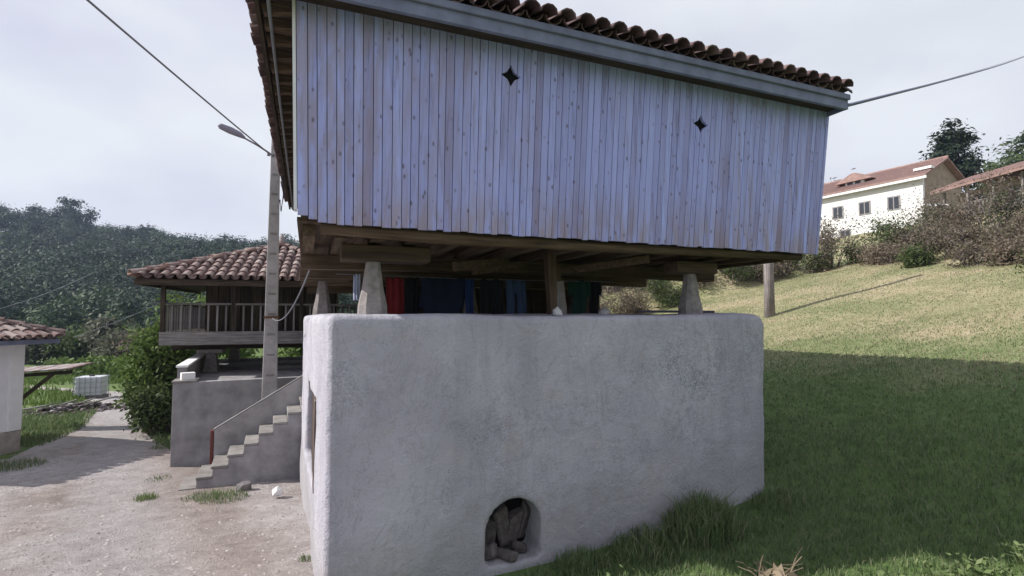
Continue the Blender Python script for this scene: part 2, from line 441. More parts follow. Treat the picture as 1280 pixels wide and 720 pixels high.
# loose stones on the yard
def pebbles(n):
    V = []; F = []
    base = np.array([(1, 0, 0), (-1, 0, 0), (0, 1, 0), (0, -1, 0), (0, 0, 1), (0, 0, -1)], float)
    bf = np.array([(0, 2, 4), (2, 1, 4), (1, 3, 4), (3, 0, 4)])
    y = 3.2 + 8.5 * rng.random(n * 3) ** 1.7
    l, r = edge_l(y), edge_r(y); l = np.maximum(l, -y * 1.05 - .5)
    x = l + (r - l) * rng.random(len(y))
    keep = (H(x * 1.0, y) > -5)
    x, y = x[keep][:n], y[keep][:n]
    s = .007 + .020 * rng.random(len(x)) ** 4
    a = rng.random(len(x)) * 6.28
    z = H(x, y) + .024
    b = base[None] * (s[:, None, None] * (0.7 + .6 * rng.random((len(x), 6, 1)))) * np.array([1, .8, .55])
    ca, sa = np.cos(a)[:, None], np.sin(a)[:, None]
    bx_ = b[..., 0] * ca - b[..., 1] * sa; by_ = b[..., 0] * sa + b[..., 1] * ca
    V = np.stack([bx_ + x[:, None], by_ + y[:, None], b[..., 2] + z[:, None]], -1).reshape(-1, 3)
    F = (bf[None] + 6 * np.arange(len(x))[:, None, None]).reshape(-1, 3)
    return V, F
V_, F_ = pebbles(9000)
t = NT('pebble'); t.col(t.ramp(t.island(), [(0, (.22, .19, .18)), (.6, (.38, .34, .33)), (1, (.48, .45, .44))])); M['pebble'] = t.m
tag(link('gravel', npmesh('gravel', V_, F_, 'pebble')), 'loose pale pebbles scattered over the gravel yard', 'gravel', kind='stuff')

# ------------------------------------------------------------------ foliage helpers
def leaf_quads(C, size, flat=.0, centre=None, k=.9):
    n = len(C)
    nrm = rng.normal(size=(n, 3)) * (.45 if centre is not None else 1); nrm[:, 2] += flat
    if centre is not None:
        o = C - centre; o /= np.linalg.norm(o, axis=1)[:, None] + 1e-6; nrm += o * k
    nrm /= np.linalg.norm(nrm, axis=1)[:, None]
    t_ = rng.normal(size=(n, 3)); t_ -= nrm * (t_ * nrm).sum(1)[:, None]; t_ /= np.linalg.norm(t_, axis=1)[:, None]
    b_ = np.cross(nrm, t_)
    s = (size * (.6 + .8 * rng.random(n)))[:, None]
    V = np.stack([C - t_ * s, C + b_ * s * .45 - t_ * s * .1, C + t_ * s, C - b_ * s * .45 - t_ * s * .1], 1).reshape(-1, 3)
    F = np.arange(4 * n).reshape(-1, 4)
    return V, F
def crown_points(c, rad, nclump, per, spread, shell=.55, low=-.75):
    """clump centres through an uneven ellipsoid, leaves gathered round them"""
    c = np.array(c, float); rad = np.array(rad, float); cs = []
    while len(cs) < nclump:
        p = rng.normal(size=3); p /= np.linalg.norm(p)
        if p[2] < low: continue
        q = p * (shell + (1 - shell) * rng.random()) * (.8 + .35 * rng.random())
        cs.append(c + q * rad)
    cs = np.array(cs)
    P = []
    for q in cs:
        k = max(3, int(per * (.5 + rng.random())))
        P.append(q + rng.normal(size=(k, 3)) * spread * (.7 + .6 * rng.random()) * np.array([1, 1, .75]))
    return cs, np.concatenate(P)
def trunk_mb(h, r, limbs, rnd_, lean=(0, 0)):
    mb = MB()
    pts = [(lean[0] * f * h + .04 * h * math.sin(3 * f), lean[1] * f * h, f * h - .15) for f in (0, .25, .5, .75, 1)]
    mb.tube(pts, [r, r * .85, r * .7, r * .5, r * .25], 7)
    for q in limbs:
        f = rnd_.uniform(.35, .9); i = int(f * 4); p = Vector(pts[min(i, 3)]).lerp(Vector(pts[min(i + 1, 4)]), f * 4 - i)
        q = Vector(q); m = p.lerp(q, .5) + Vector((0, 0, .08 * h))
        mb.tube([p, m, q], [r * .4, r * .25, r * .1], 5)
    return mb
def tree(name, label, cat, x, y, h, rad, leaf, nclump=40, per=40, size=.25, spread=.5, bole=.35, group=None, z=None, trunk_r=None, nl=10, low=-.75, flat=0):
    z = Hf(x, y) if z is None else z
    t_ = thing(name, label, cat, (x, y, z), 0, group)
    cz = h * bole + (h * (1 - bole)) / 2
    cs, P = crown_points((0, 0, cz), (rad, rad, h * (1 - bole) / 2), nclump, per, spread, low=low)
    V, F = leaf_quads(P, size, flat + .2, np.array([0, 0, cz - .15 * h]))
    link('crown', npmesh('crown', V, F, leaf), t_)
    part('trunk', trunk_mb(h * .85, trunk_r or h * .025, [tuple(c) for c in cs[:nl]], rnd), 'bark', t_, smooth=True)
    return t_
def shrub(name, label, cat, x, y, h, rad, leaf, nstem=9, per=26, size=.09, spread=.16, group=None, twigs=True, z=None, bare=.0, ry=None):
    z = Hf(x, y) if z is None else z
    t_ = thing(name, label, cat, (x, y, z - .05), 0, group)
    mb = MB(); P = []; ry = ry or rad
    for i in range(nstem):
        a = rnd.uniform(0, 6.283); rr = math.sqrt(rnd.random())
        tip = Vector((rad * rr * math.cos(a), ry * rr * math.sin(a), h * rnd.uniform(.55, 1.0) * (1 - .35 * rr * rr)))
        b = Vector((tip.x * .3, tip.y * .3, 0)); m = b.lerp(tip, .5) + Vector((rnd.uniform(-.1, .1), rnd.uniform(-.1, .1), .1 * h))
        mb.tube([b, m, tip], [.012 + .006 * h, .008 + .003 * h, .004], 4, False)
        for j in range(3):
            f = rnd.uniform(.4, .95); p = m.lerp(tip, f); q = p + Vector((rnd.uniform(-1, 1) * rad * .5, rnd.uniform(-1, 1) * ry * .5, rnd.uniform(-.05, .35) * h))
            if q.z > h * 1.02: q.z = h
            mb.tube([p, p.lerp(q, .5) + Vector((0, 0, .03 * h)), q], [.008, .006, .003], 3, False)
            for s_ in (.55, 1):
                if rnd.random() > bare:
                    P.append(np.array(p.lerp(q, s_)) + rng.normal(size=(per // 3, 3)) * spread)
        if rnd.random() > bare:
            P.append(np.array(tip) + rng.normal(size=(per, 3)) * spread)
        if rnd.random() > bare * .6:
            P.append(np.array(m) + rng.normal(size=(per, 3)) * spread * 1.3)
    P = np.concatenate(P); P[:, 2] = np.maximum(P[:, 2], .04)
    V, F = leaf_quads(P, size)
    link('foliage', npmesh('foliage', V, F, leaf), t_)
    part('stem', mb, 'twig', t_)
    return t_
def blades(x, y, h, w, lean=.5, z=None):
    n = len(x); z = H(x, y) - .01 if z is None else z
    a = rng.random(n) * 6.283; d = np.stack([np.cos(a), np.sin(a), 0 * a], -1)
    b = rng.random(n) * 6.283; ln = np.stack([np.cos(b), np.sin(b), 0 * b], -1) * (h * lean * rng.random(n))[:, None]
    p = np.stack([x, y, z], -1); up = np.array([0, 0, 1.0])
    w_ = (w * (.6 + .8 * rng.random(n)))[:, None] if np.isscalar(w) else w[:, None]
    m = p + up * (h * .55)[:, None] + ln * .35; t_ = p + up * (h * (1 - .25 * lean))[:, None] + ln
    V = np.stack([p - d * w_ / 2, p + d * w_ / 2, m + d * w_ * .4, m - d * w_ * .4, t_], 1).reshape(-1, 3)
    o = 5 * np.arange(n)[:, None]
    F = np.concatenate([np.array([[0, 1, 2]]) + o, np.array([[0, 2, 3]]) + o, np.array([[3, 2, 4]]) + o])
    return V, F

# ------------------------------------------------------------------ roof tiles
def tile_mesh(name, ln, r0, r1, th=.014, n=5):
    mb = MB(); rows = []
    for (y, r) in ((0, r0), (ln, r1)):
        for rr in (r, r - th):
            rows.append([(rr * math.cos(math.pi * k / n), y, rr * math.sin(math.pi * k / n) * .85) for k in range(n + 1)])
    vs = [p for r in rows for p in r]; m = n + 1; fs = []
    for k in range(n):
        fs += [(k, k + 1, 2 * m + k + 1, 2 * m + k), (m + k + 1, m + k, 3 * m + k, 3 * m + k + 1),
               (k + 1, k, m + k, m + k + 1), (2 * m + k, 2 * m + k + 1, 3 * m + k + 1, 3 * m + k)]
    fs += [(0, 2 * m, 3 * m, m), (n, m + n, 3 * m + n, 2 * m + n)]
    mb.add(vs, fs)
    return mb.mesh(name, 'terracotta', False)
TILE = tile_mesh('roof_tile', .44, .095, .078)
t = NT('terracotta_shade'); v = t.mapping((1, 1, 1)); rn = t.rand()  # darker tile copy: shade of the backlit granary eave put into the colour
c = t.ramp(rn, [(0, (.085, .055, .058)), (.5, (.13, .082, .082)), (.85, (.18, .12, .115)), (1, (.24, .18, .17))])
c = t.mix(t.ramp(t.noise(v, 11, 5), [(.5, 0), (.7, .7)]), c, (.05, .045, .045)); t.col(c); M['terracotta_shade'] = t.m
TILE_SHADE = TILE.copy(); TILE_SHADE.name = 'shade_roof_tile'; TILE_SHADE.materials[0] = M['terracotta_shade']
def tiles_on(A, B, rise, run, maxrun, pitch=.2, hipL=True, hipR=True, row=.36, lift=.035):
    """eave A->B (local coords, roof rises to the left of A->B... inward), returns list of (row, col, kind, matrix)"""
    A, B = Vector(A), Vector(B); ex = (B - A).normalized(); W = (B - A).length
    inward = Vector((-ex.y, ex.x, 0)); sl = (inward * run + Vector((0, 0, rise))).normalized(); cs = sl.dot(inward)
    nz = ex.cross(sl).normalized(); n = int(W / pitch); p0 = (W - (n - 1) * pitch) / 2
    out = []
    for c in range(n):
        s = p0 + c * pitch
        lim = maxrun
        if hipL: lim = min(lim, s)
        if hipR: lim = min(lim, W - s)
        r = 0
        while True:
            u = -.07 + r * row
            if (u + .12) * cs > lim: break
            for kind in (0, 1):
                ds = 0 if kind == 0 else pitch / 2
                if kind == 1 and c == n - 1: continue
                j = rnd.uniform(-.012, .012)
                o = A + ex * (s + ds + j) + sl * (u + rnd.uniform(-.015, .015) + ((.10 if r == 0 else .03) if kind else 0)) + nz * (lift + (.052 if kind == 0 else .048))
                tw = rnd.uniform(-.03, .03)
                yv = (sl * 1 + nz * (-.055 if kind == 0 else -.04) + ex * tw).normalized()
                xv = yv.cross(nz).normalized() if True else ex
                zv = xv.cross(yv)
                if kind == 1: xv, zv = -xv, -zv
                m = Matrix((( xv.x, yv.x, zv.x, o.x), (xv.y, yv.y, zv.y, o.y), (xv.z, yv.z, zv.z, o.z), (0, 0, 0, 1)))
                out.append((r, c, kind, m))
            r += 1
    return out
def put_tiles(lst, parent, name='roof_tile', mesh=None):
    for r, c, k, m in lst: link(name, mesh or TILE, parent, mat4=m)
def join_tiles(lst, parent, name='tile_field'):
    bv = np.array([v.co for v in TILE.vertices]); bf = np.array([list(p.vertices) for p in TILE.polygons])
    Vs = []; Fs = []
    for i, (r, c, k, m) in enumerate(lst):
        mm = np.array(m); Vs.append(bv @ mm[:3, :3].T + mm[:3, 3]); Fs.append(bf + i * len(bv))
    o = link(name, npmesh(name, np.concatenate(Vs), np.concatenate(Fs), 'terracotta_mix'), parent)
    tag(o, kind='stuff')
t = NT('terracotta_mix')
t.col(t.ramp(t.island(), [(0, (.17, .10, .085)), (.35, (.25, .15, .125)), (.7, (.31, .21, .18)), (1, (.38, .30, .27))])); M['terracotta_mix'] = t.m
def hip_deck(mb, x0, x1, y0, y1, z, rise_per, th=.05):
    w = min(x1 - x0, y1 - y0) / 2; zr = z + w * rise_per
    if (x1 - x0) < (y1 - y0): r0, r1 = ((x0 + x1) / 2, y0 + w), ((x0 + x1) / 2, y1 - w)
    else: r0, r1 = (x0 + w, (y0 + y1) / 2), (x1 - w, (y0 + y1) / 2)
    b = [(x0, y0, z - th), (x1, y0, z - th), (x1, y1, z - th), (x0, y1, z - th)]
    tp = [(x0, y0, z), (x1, y0, z), (x1, y1, z), (x0, y1, z), (*r0, zr), (*r1, zr)]
    if (x1 - x0) < (y1 - y0): roof = [(4, 5, 8), (5, 6, 9, 8), (6, 7, 9), (7, 4, 8, 9)]
    else: roof = [(4, 5, 9, 8), (5, 6, 9), (6, 7, 8, 9), (7, 4, 8)]
    mb.add(b + tp, [(3, 2, 1, 0), (0, 1, 5, 4), (1, 2, 6, 5), (2, 3, 7, 6), (3, 0, 4, 7)] + roof)
    return r0, r1, zr

# ------------------------------------------------------------------ granary frame
YAW = math.atan2(.371, .928)
U = Vector((math.cos(YAW), math.sin(YAW), 0)); Vv = Vector((-U.y, U.x, 0))
def W(t_, d, z=0): return U * t_ + Vv * d + Vector((0, 0, z))

# ---- rendered stone base (lower storey)
def cut_prism(poly_tz, d0, d1, mat):
    mb = MB(); n = len(poly_tz)
    vs = [(a, d0, b) for a, b in poly_tz] + [(a, d1, b) for a, b in poly_tz]
    mb.add(vs, [tuple(range(n)), tuple(range(n, 2 * n))[::-1]] + [(i, n + i, n + (i + 1) % n, (i + 1) % n) for i in range(n)])
    return mb
base_root = thing('rendered_base', 'rough grey rendered masonry base under the raised granary, with an arched hole', 'base wall', W(3, 7.5, 0), YAW)
OFFB = (3, 7.5, 0)
# footprint in (t,d): left face swings out a little to the back
def foot(zf):   # small batter: wider at the foot
    e = .02 * (1 - zf)
    return [(.17, 4.93 - e), (5.70 - e * 5, 4.93 - e), (5.70 - e * 5, 10.3), (-.06, 10.3)]
bm = bmesh.new()
lo = [bm.verts.new((x, y, -1.3)) for x, y in foot(-.1)]; hi = [bm.verts.new((x, y, 2.515)) for x, y in foot(1)]
fs = [bm.faces.new(lo[::-1]), bm.faces.new(hi)] + [bm.faces.new((lo[i], lo[(i + 1) % 4], hi[(i + 1) % 4], hi[i])) for i in range(4)]
bm.edges.ensure_lookup_table()
def vedge(i): return [e for e in bm.edges if set(e.verts) == {lo[i], hi[i]}]
top_e = [e for e in bm.edges if e.verts[0] in hi and e.verts[1] in hi]
right_top = [e for e in top_e if e.verts[0].co.x > 3 and e.verts[1].co.x > 3]
lft = vedge(0) + [e for e in top_e if e not in right_top]
rgt = vedge(1) + vedge(2) + right_top
for e in rgt: e.select = True
bmesh.ops.bevel(bm, geom=right_top + vedge(1) + vedge(2), offset=.44, segments=7, profile=.55, affect='EDGES', clamp_overlap=True)
rest = [e for e in bm.edges if e.is_valid and len(e.link_faces) == 2 and e.calc_face_angle(0) > R(50) and min(v.co.z for v in e.verts) > -1.25 or (e.is_valid and abs(e.verts[0].co.x) < .4 and abs(e.verts[1].co.x) < .4 and abs(e.verts[0].co.z - e.verts[1].co.z) > 2)]
bmesh.ops.bevel(bm, geom=rest, offset=.075, segments=4, profile=.55, affect='EDGES', clamp_overlap=True)
bmesh.ops.recalc_face_normals(bm, faces=bm.faces)
me = bpy.data.meshes.new('wall_body'); bm.to_mesh(me); bm.free(); me.materials.append(M['stucco'])
body = bpy.data.objects.new('wall_body', me); COL.objects.link(body)
arch = [(1.70, .02), (2.29, .02), (2.29, .36)] + [(1.995 + .295 * math.cos(a), .36 + .29 * math.sin(a)) for a in np.linspace(.15, math.pi - .15, 12)] + [(1.70, .36)]
c1 = bpy.data.objects.new('cut', cut_prism(arch, 4.5, 5.33, 'stucco').mesh('cut', 'stucco')); COL.objects.link(c1)
hb = MB(); hb.bx(-.6, .26, 6.40, 8.45, .44, 1.53)
c2 = bpy.data.objects.new('cut', hb.mesh('cut', 'stucco')); COL.objects.link(c2)
for c_ in (c1, c2):
    m = body.modifiers.new('b', 'BOOLEAN'); m.object = c_; m.operation = 'DIFFERENCE'; m.solver = 'EXACT'
m = body.modifiers.new('r', 'REMESH'); m.mode = 'VOXEL'; m.voxel_size = .035
dg = bpy.context.evaluated_depsgraph_get()
nm = bpy.data.meshes.new_from_object(body.evaluated_get(dg))
for o in (body, c1, c2): bpy.data.objects.remove(o)
nv = len(nm.vertices); co = np.empty(nv * 3, np.float32); nm.vertices.foreach_get('co', co); co = co.reshape(-1, 3)
no = np.empty(nv * 3, np.float32); nm.vertices.foreach_get('normal', no); no = no.reshape(-1, 3)
dsp = np.array([.030 * mnoise.noise((p[0] * .9, p[1] * .9, p[2] * .9)) + .013 * mnoise.noise((p[0] * 3.1, p[1] * 3.1, p[2] * 3.1 + 7)) + (.003) * mnoise.noise((p[0] * 11, p[1] * 11, p[2] * 11)) for p in co])
co = co + no * dsp[:, None]
nm.vertices.foreach_set('co', co.astype(np.float32).ravel()); nm.update()
nm.polygons.foreach_set('use_smooth', [True] * len(nm.polygons))
nm.name = 'wall_body'
if not nm.materials: nm.materials.append(M['stucco'])
link('wall_body', nm, base_root, tuple(-c for c in OFFB))
def rock(r, n=2, seed=0, flat=.7):
    bm = bmesh.new(); bmesh.ops.create_icosphere(bm, subdivisions=1, radius=1)
    rr = random.Random(seed)
    for v in bm.verts: v.co = v.co * (rr.uniform(.72, 1.15)) * r; v.co.z *= flat
    me = bpy.data.meshes.new('stone'); bm.to_mesh(me); bm.free(); me.materials.append(M['stone_grey']); return me
part('niche_back', MB().bx(1.68, 2.31, 5.30, 5.36, 0, .68), 'black_void', base_root, OFFB)  # black plane paints the darkness inside the arched hollow
for i, (a, d, z, sx, sz, ry) in enumerate([(1.79, 5.20, .22, .10, .17, .2), (1.98, 5.23, .27, .09, .22, -.25), (2.10, 5.25, .22, .10, .20, .1), (2.22, 5.26, .27, .07, .24, .12), (1.93, 5.05, .05, .17, .06, .1), (1.77, 5.1, .08, .10, .07, .4), (2.12, 5.12, .07, .10, .06, -.3)]):
    q_ = random.Random(i + 5); j_ = lambda: q_.uniform(.62, 1.12)
    me = MB().hexa([(a_ * j_() * sx, b_ * j_() * .07, c_ * j_() * sz) for c_ in (-1, 1) for a_, b_ in ((-1, -1), (1, -1), (1, 1), (-1, 1))]).mesh('stone', 'stone_dark')
    o = link('stone', me, base_root, (a - 3, d - 7.5, z)); bv = o.modifiers.new('bevel', 'BEVEL'); bv.width = .02; o.rotation_euler = (.1 * i, ry, .5 * i if i > 3 else .1 * i)
# boarded hatch in the sunlit side
hd = link('hatch_door', None, base_root, (0, 0, 0)); hd['label'] = 'weathered board door recessed in the sunlit side wall'
k = 0; y = 6.43
while y < 8.4:
    w_ = rnd.uniform(.16, .22); mb = MB(); e = rnd.uniform(0, .01)
    mb.bx(.10 + e, .135 + e, y, min(y + w_ - .008, 8.43), .46, 1.51)
    part('plank', mb, 'hatch_wood', hd, OFFB); y += w_

# ---- granary
OFF = (3.1, 9.3, 2.5)
gran = thing('raised_granary', 'large raised timber granary with pale blue vertical boards and tiled roof, on pillars', 'granary', W(*OFF), YAW)
def gp(name, mb, mat, label=None, kind=None, parent=None, smooth=False, bevel=0):
    return part(name, mb, mat, parent or gran, OFF if not parent or parent.parent is None else OFF, label, kind, smooth, bevel)
# pillars: tapered granite pegs
def pillar(t_, d, w0=.285, w1=.14, z0=2.49, z1=3.05, tall=True):
    mb = MB(); a, b = w0 / 2, w1 / 2
    prev = None
    secs = [(z0, a), (z0 + .12, a * .95), ((z0 + z1) / 2, (a + b) / 2 * .97), (z1 - .03, b), (z1, b * .96)]
    k_ = .55
    def ring(r_, z_): return [(t_ + x * r_, d + y * r_, z_) for x, y in ((-1, -k_), (-k_, -1), (k_, -1), (1, -k_), (1, k_), (k_, 1), (-k_, 1), (-1, k_))]
    vs = [p for z_, r_ in secs for p in ring(r_, z_)]
    fs_ = [tuple(range(8))[::-1], tuple(range(8 * (len(secs) - 1), 8 * len(secs)))]
    for i in range(len(secs) - 1):
        for q in range(8): fs_.append((i * 8 + q, i * 8 + (q + 1) % 8, i * 8 + 8 + (q + 1) % 8, i * 8 + 8 + q))
    mb.add(vs, fs_)
    o = gp('pillar', mb, 'granite', bevel=0)
    return o
for t_, d in ((.615, 5.37), (4.665, 5.37), (.22, 8.6), (5.1, 9.2), (2.9, 9.4)):
    pillar(t_, d)
# wooden props in the middle of the front
mb = MB(); mb.hexa([(2.72, 5.55, 2.5), (2.81, 5.55, 2.5), (2.81, 5.65, 2.5), (2.72, 5.65, 2.5), (2.685, 5.55, 3.27), (2.80, 5.55, 3.27), (2.80, 5.68, 3.27), (2.685, 5.68, 3.27)])
gp('prop', mb, 'wood_brown_z')
pillar(3.03, 6.0, .24, .17, 2.49, 2.95)
mb = MB(); mb.bx(2.97, 3.07, 5.95, 6.05, 2.952, 3.17); gp('prop', mb, 'wood_brown_z')
# trabes on the pillars
def curved_beam(p, q, w, h, sag, n=6, seed=0):
    mb = MB(); p, q = Vector(p), Vector(q); rr = random.Random(seed); prev = None
    for i in range(n):
        f0, f1 = i / n, (i + 1) / n
        a = p.lerp(q, f0) + Vector((0, 0, sag * math.sin(math.pi * f0))); b = p.lerp(q, f1) + Vector((0, 0, sag * math.sin(math.pi * f1)))
        mb.beam(a, b + (b - a) * .004, w, h)
    return mb
gp('cap_block', MB().bx(.30, 1.18, 5.22, 5.52, 3.052, 3.21), 'wood_brown_x', bevel=.015)
gp('cap_block', MB().bx(4.35, 5.0, 5.22, 5.52, 3.052, 3.20), 'wood_brown_x', bevel=.015)
gp('cap_block', MB().bx(-.12, .62, 8.45, 8.75, 3.052, 3.20), 'wood_brown_x', bevel=.015)
for d, t0, t1 in ((6.55, -.08, 6.1), (8.2, -.10, 6.0), (9.95, -.12, 6.1), (13.4, 0, 6.1)):
    gp('floor_beam', curved_beam((t0, d, 3.14), (t1, d, 3.14), .20, .17, .03), 'wood_brown_x')
for k, t_ in enumerate([-.02, .30, .62, 1.0, 1.42, 1.85, 2.3, 2.74, 3.15, 3.6, 4.1, 4.6, 5.05, 5.5, 5.95]):
    j = rnd.uniform(-.03, .03)
    gp('joist', curved_beam((t_ + j, 5.02 + rnd.uniform(0, .05), 3.285), (t_ - j, 13.8, 3.285), .10 + rnd.uniform(0, .04), .10, rnd.uniform(-.012, .012)), 'wood_brown_y')
# braces and spare poles under the floor
gp('brace', MB().beam((1.55, 5.6, 3.06), (2.35, 6.1, 3.2), .10, .10), 'wood_brown_x')
gp('brace', MB().beam((1.9, 6.0, 3.05), (2.7, 6.4, 3.2), .08, .09), 'wood_brown_x')
gp('brace', MB().beam((3.1, 6.0, 3.08), (3.9, 5.2, 3.2), .09, .09), 'wood_brown_x')
gp('log_beam', MB().tube([(.10, 4.90, 3.30), (1.3, 4.89, 3.27), (2.2, 4.90, 3.275), (3.2, 4.9, 3.27), (4.2, 4.9, 3.28), (6.1, 4.9, 3.29)], [.06, .07, .065, .06, .055, .05], 8), 'wood_brown_x', smooth=True)
t_ = -.1
mb = MB()
while t_ < 6.15:
    mb.bx(t_, t_ + .285, 4.86, 13.85, 3.34 + rnd.uniform(0, .012), 3.375); t_ += .29
gp('floor_planks', mb, 'wood_brown_y')
# body walls behind the boards
def boxwall(p):
    return MB().hexa(p)
ZB, ZT = 3.40, 5.30
gp('black_backing', MB().hexa([(-.06, 4.80, ZB), (6.22, 4.80, ZB), (6.22, 4.90, ZB), (-.06, 4.90, ZB), (-.11, 4.75, ZT), (6.46, 4.75, ZT), (6.46, 4.85, ZT), (-.11, 4.85, ZT)]), 'black_void')  # black sheet paints the dark interior behind board joints and star vents
gp('side_wall', MB().hexa([(-.07, 4.92, ZB - .04), (-.01, 4.92, ZB - .04), (-.01, 13.9, ZB - .04), (-.07, 13.9, ZB - .04), (-.12, 4.88, ZT), (-.06, 4.88, ZT), (-.06, 13.9, ZT), (-.12, 13.9, ZT)]), 'wood_grey_z')
gp('side_wall', MB().hexa([(6.17, 4.92, ZB - .04), (6.23, 4.92, ZB - .04), (6.23, 13.9, ZB - .04), (6.17, 13.9, ZB - .04), (6.41, 4.88, ZT), (6.47, 4.88, ZT), (6.47, 13.9, ZT), (6.41, 13.9, ZT)]), 'wood_grey_z')
gp('back_wall', MB().hexa([(-.01, 13.84, ZB), (6.17, 13.84, ZB), (6.17, 13.9, ZB), (-.01, 13.9, ZB), (-.06, 13.84, ZT), (6.41, 13.84, ZT), (6.41, 13.9, ZT), (-.06, 13.9, ZT)]), 'wood_grey_z')
# cladding boards, one object each, with two star-shaped vents cut through
clad = link('front_cladding', None, gran, (0, 0, 0)); clad['label'] = 'pale blue weathered boards of the front wall'
def fan(s, zf):   # s in 0..1 along the wall
    return (-.095 + s * 6.345) * (1 - zf) + (-.147 + s * 6.650) * zf, 4.75 - .05 * zf
stars = [(1.87, 4.93), (4.30, 4.775)]
def star_cutter(t0, z0, r=.11, q=.042):
    pts = []
    for k in range(8):
        a = k * math.pi / 4; rr = r if k % 2 == 0 else q * 1.35
        pts.append((t0 + rr * math.cos(a), z0 + rr * math.sin(a)))
    return cut_prism(pts, 4.5, 4.9, 'black_void')
s = 0.0; boards = []
while s < .999:
    w_ = rnd.choice([.0105, .0118, .0125, .0125, .014]); boards.append((s, min(1.0, s + w_))); s += w_
if boards[-1][1] - boards[-1][0] < .006: boards[-2] = (boards[-2][0], 1.0); boards.pop()
cutters = []
for c_ in stars:
    o = bpy.data.objects.new('cut', star_cutter(*c_).mesh('cut', 'black_void')); COL.objects.link(o); cutters.append((c_, o))
for a, b in boards:
    g = .0005; pr = rnd.uniform(0, .006); z0 = 3.315 + rnd.uniform(-.008, .008) + max(0, (.028 - a)) * 2.2; z1 = 5.30
    zf0 = (z0 - 3.32) / 1.98
    def P(s_, zf, dd, z): x_, y_ = fan(s_, zf); return (x_, y_ + dd, z)
    mb = MB().hexa([P(a + g, zf0, -pr, z0), P(b - g, zf0, -pr, z0), P(b - g, zf0, .03, z0), P(a + g, zf0, .03, z0),
                    P(a + g, 1, -pr, z1), P(b - g, 1, -pr, z1), P(b - g, 1, .03, z1), P(a + g, 1, .03, z1)])
    o = gp('board', mb, 'cladding', parent=clad)
    x0, x1 = fan(a, .7)[0], fan(b, .7)[0]
    for (ct, cz), co_ in cutters:
        if x1 > ct - .14 and x0 < ct + .14:
            tmp = bpy.data.objects.new('tmp', o.data); COL.objects.link(tmp)
            m = tmp.modifiers.new('b', 'BOOLEAN'); m.object = co_; m.solver = 'EXACT'
            bpy.context.view_layer.update()
            dg = bpy.context.evaluated_depsgraph_get()
            o.data = bpy.data.meshes.new_from_object(tmp.evaluated_get(dg)); bpy.data.objects.remove(tmp)
for _, o in cutters: bpy.data.objects.remove(o)
# corner boards
gp('corner_board', MB().hexa([(-.125, 4.745, 3.42), (-.099, 4.745, 3.42), (-.099, 4.86, 3.42), (-.125, 4.86, 3.42), (-.178, 4.69, 5.3), (-.151, 4.69, 5.3), (-.151, 4.81, 5.3), (-.178, 4.81, 5.3)]), 'shade_white')

# roof
roof = link('roof', None, gran, (0, 0, 0))
X0, X1, Y0, Y1, ZE, SL = -.45, 6.47, 4.43, 14.25, 5.365, .42
mb = MB(); r0, r1, zr = hip_deck(mb, X0, X1, Y0, Y1, ZE, SL, .03)
gp('roof_deck', mb, 'wood_dark_y', parent=roof)
gp('fascia', MB().bx(X0 + .02, X1 - .005, Y0 - .012, Y0 + .035, 5.175, 5.36), 'fascia_paint', parent=roof, bevel=.006)
gp('fascia_moulding', MB().bx(X0 + .03, X1 + .002, Y0 - .045, Y0 - .014, 5.29, 5.363), 'fascia_paint', parent=roof, bevel=.01)
gp('soffit', MB().bx(X0 + .06, X1 - .02, Y0 + .037, 4.683, 5.235, 5.26), 'wood_dark_x', parent=roof)
gp('barge_board', MB().bx(X1 - .03, X1 - .003, Y0 + .04, Y1, 5.18, 5.33), 'fascia_paint', parent=roof)
y = 4.62; k = 0
while y < 14.1:
    mb = MB().beam((-.13, y, 5.29), (-.42, y + rnd.uniform(-.02, .02), 5.235 + rnd.uniform(-.01, .01)), .075, .085)
    gp('rafter', mb, 'wood_brown_x', parent=roof); y += .30
y = 4.57
while y < 14.2:
    mb = MB().bx(-.445, -.18, y, y + .145, 5.30 + rnd.uniform(0, .006), 5.325); gp('eave_plank', mb, 'wood_brown_x' if rnd.random() < .5 else 'wood_dark_x', parent=roof); y += .15
gp('eave_beam', MB().bx(-.485, -.448, Y0 + .02, Y1, 5.24, 5.325), 'wood_dark_y', parent=roof)
gp('eave_pipe', MB().tube([(-.36, 4.65, 5.18), (-.37, 7, 5.185), (-.37, 10, 5.17), (-.38, 14, 5.18)], .016, 6), 'cable_grey', parent=roof, smooth=True)
wR = (X1 - X0) / 2
def sh(l):  # shift to granary-local
    return [(r, c, k, Matrix.Translation(-Vector(OFF)) @ m) for r, c, k, m in l]
front = sh(tiles_on((X0 - .03, Y0 - .03, ZE), (X1 + .03, Y0 - .03, ZE), SL, 1, 99, .2))
left = sh(tiles_on((X0 - .03, Y1, ZE), (X0 - .03, Y0 - .03, ZE), SL, 1, wR, .2))
right = sh(tiles_on((X1 + .03, Y0 - .03, ZE), (X1 + .03, Y1, ZE), SL, 1, wR, .2))
back = sh(tiles_on((X1 + .03, Y1 + .03, ZE), (X0 - .03, Y1 + .03, ZE), SL, 1, 99, .2))
ind = [x for x in front if x[0] < 2] + [x for x in left if x[0] == 0] + [x for x in right if x[0] == 0 and x[1] < 8]
ids = set(id(x) for x in ind)
put_tiles(ind, roof, mesh=TILE_SHADE)
join_tiles([x for x in front + left + right + back if id(x) not in ids], roof)
print('granary tiles', len(ind))

# plank partition under the granary, on the base
t0 = thing('plank_partition', 'dark plank screen closing off the space beneath the granary floor', 'partition', W(3.6, 9.62, 2.5), YAW)
t_ = 1.3
while t_ < 5.8:
    part('plank', MB().bx(t_, t_ + .19, 9.6 + rnd.uniform(0, .01), 9.64, 2.49, 3.05), 'wood_dark_z', t0, (3.6, 9.62, 2.5)); t_ += .2
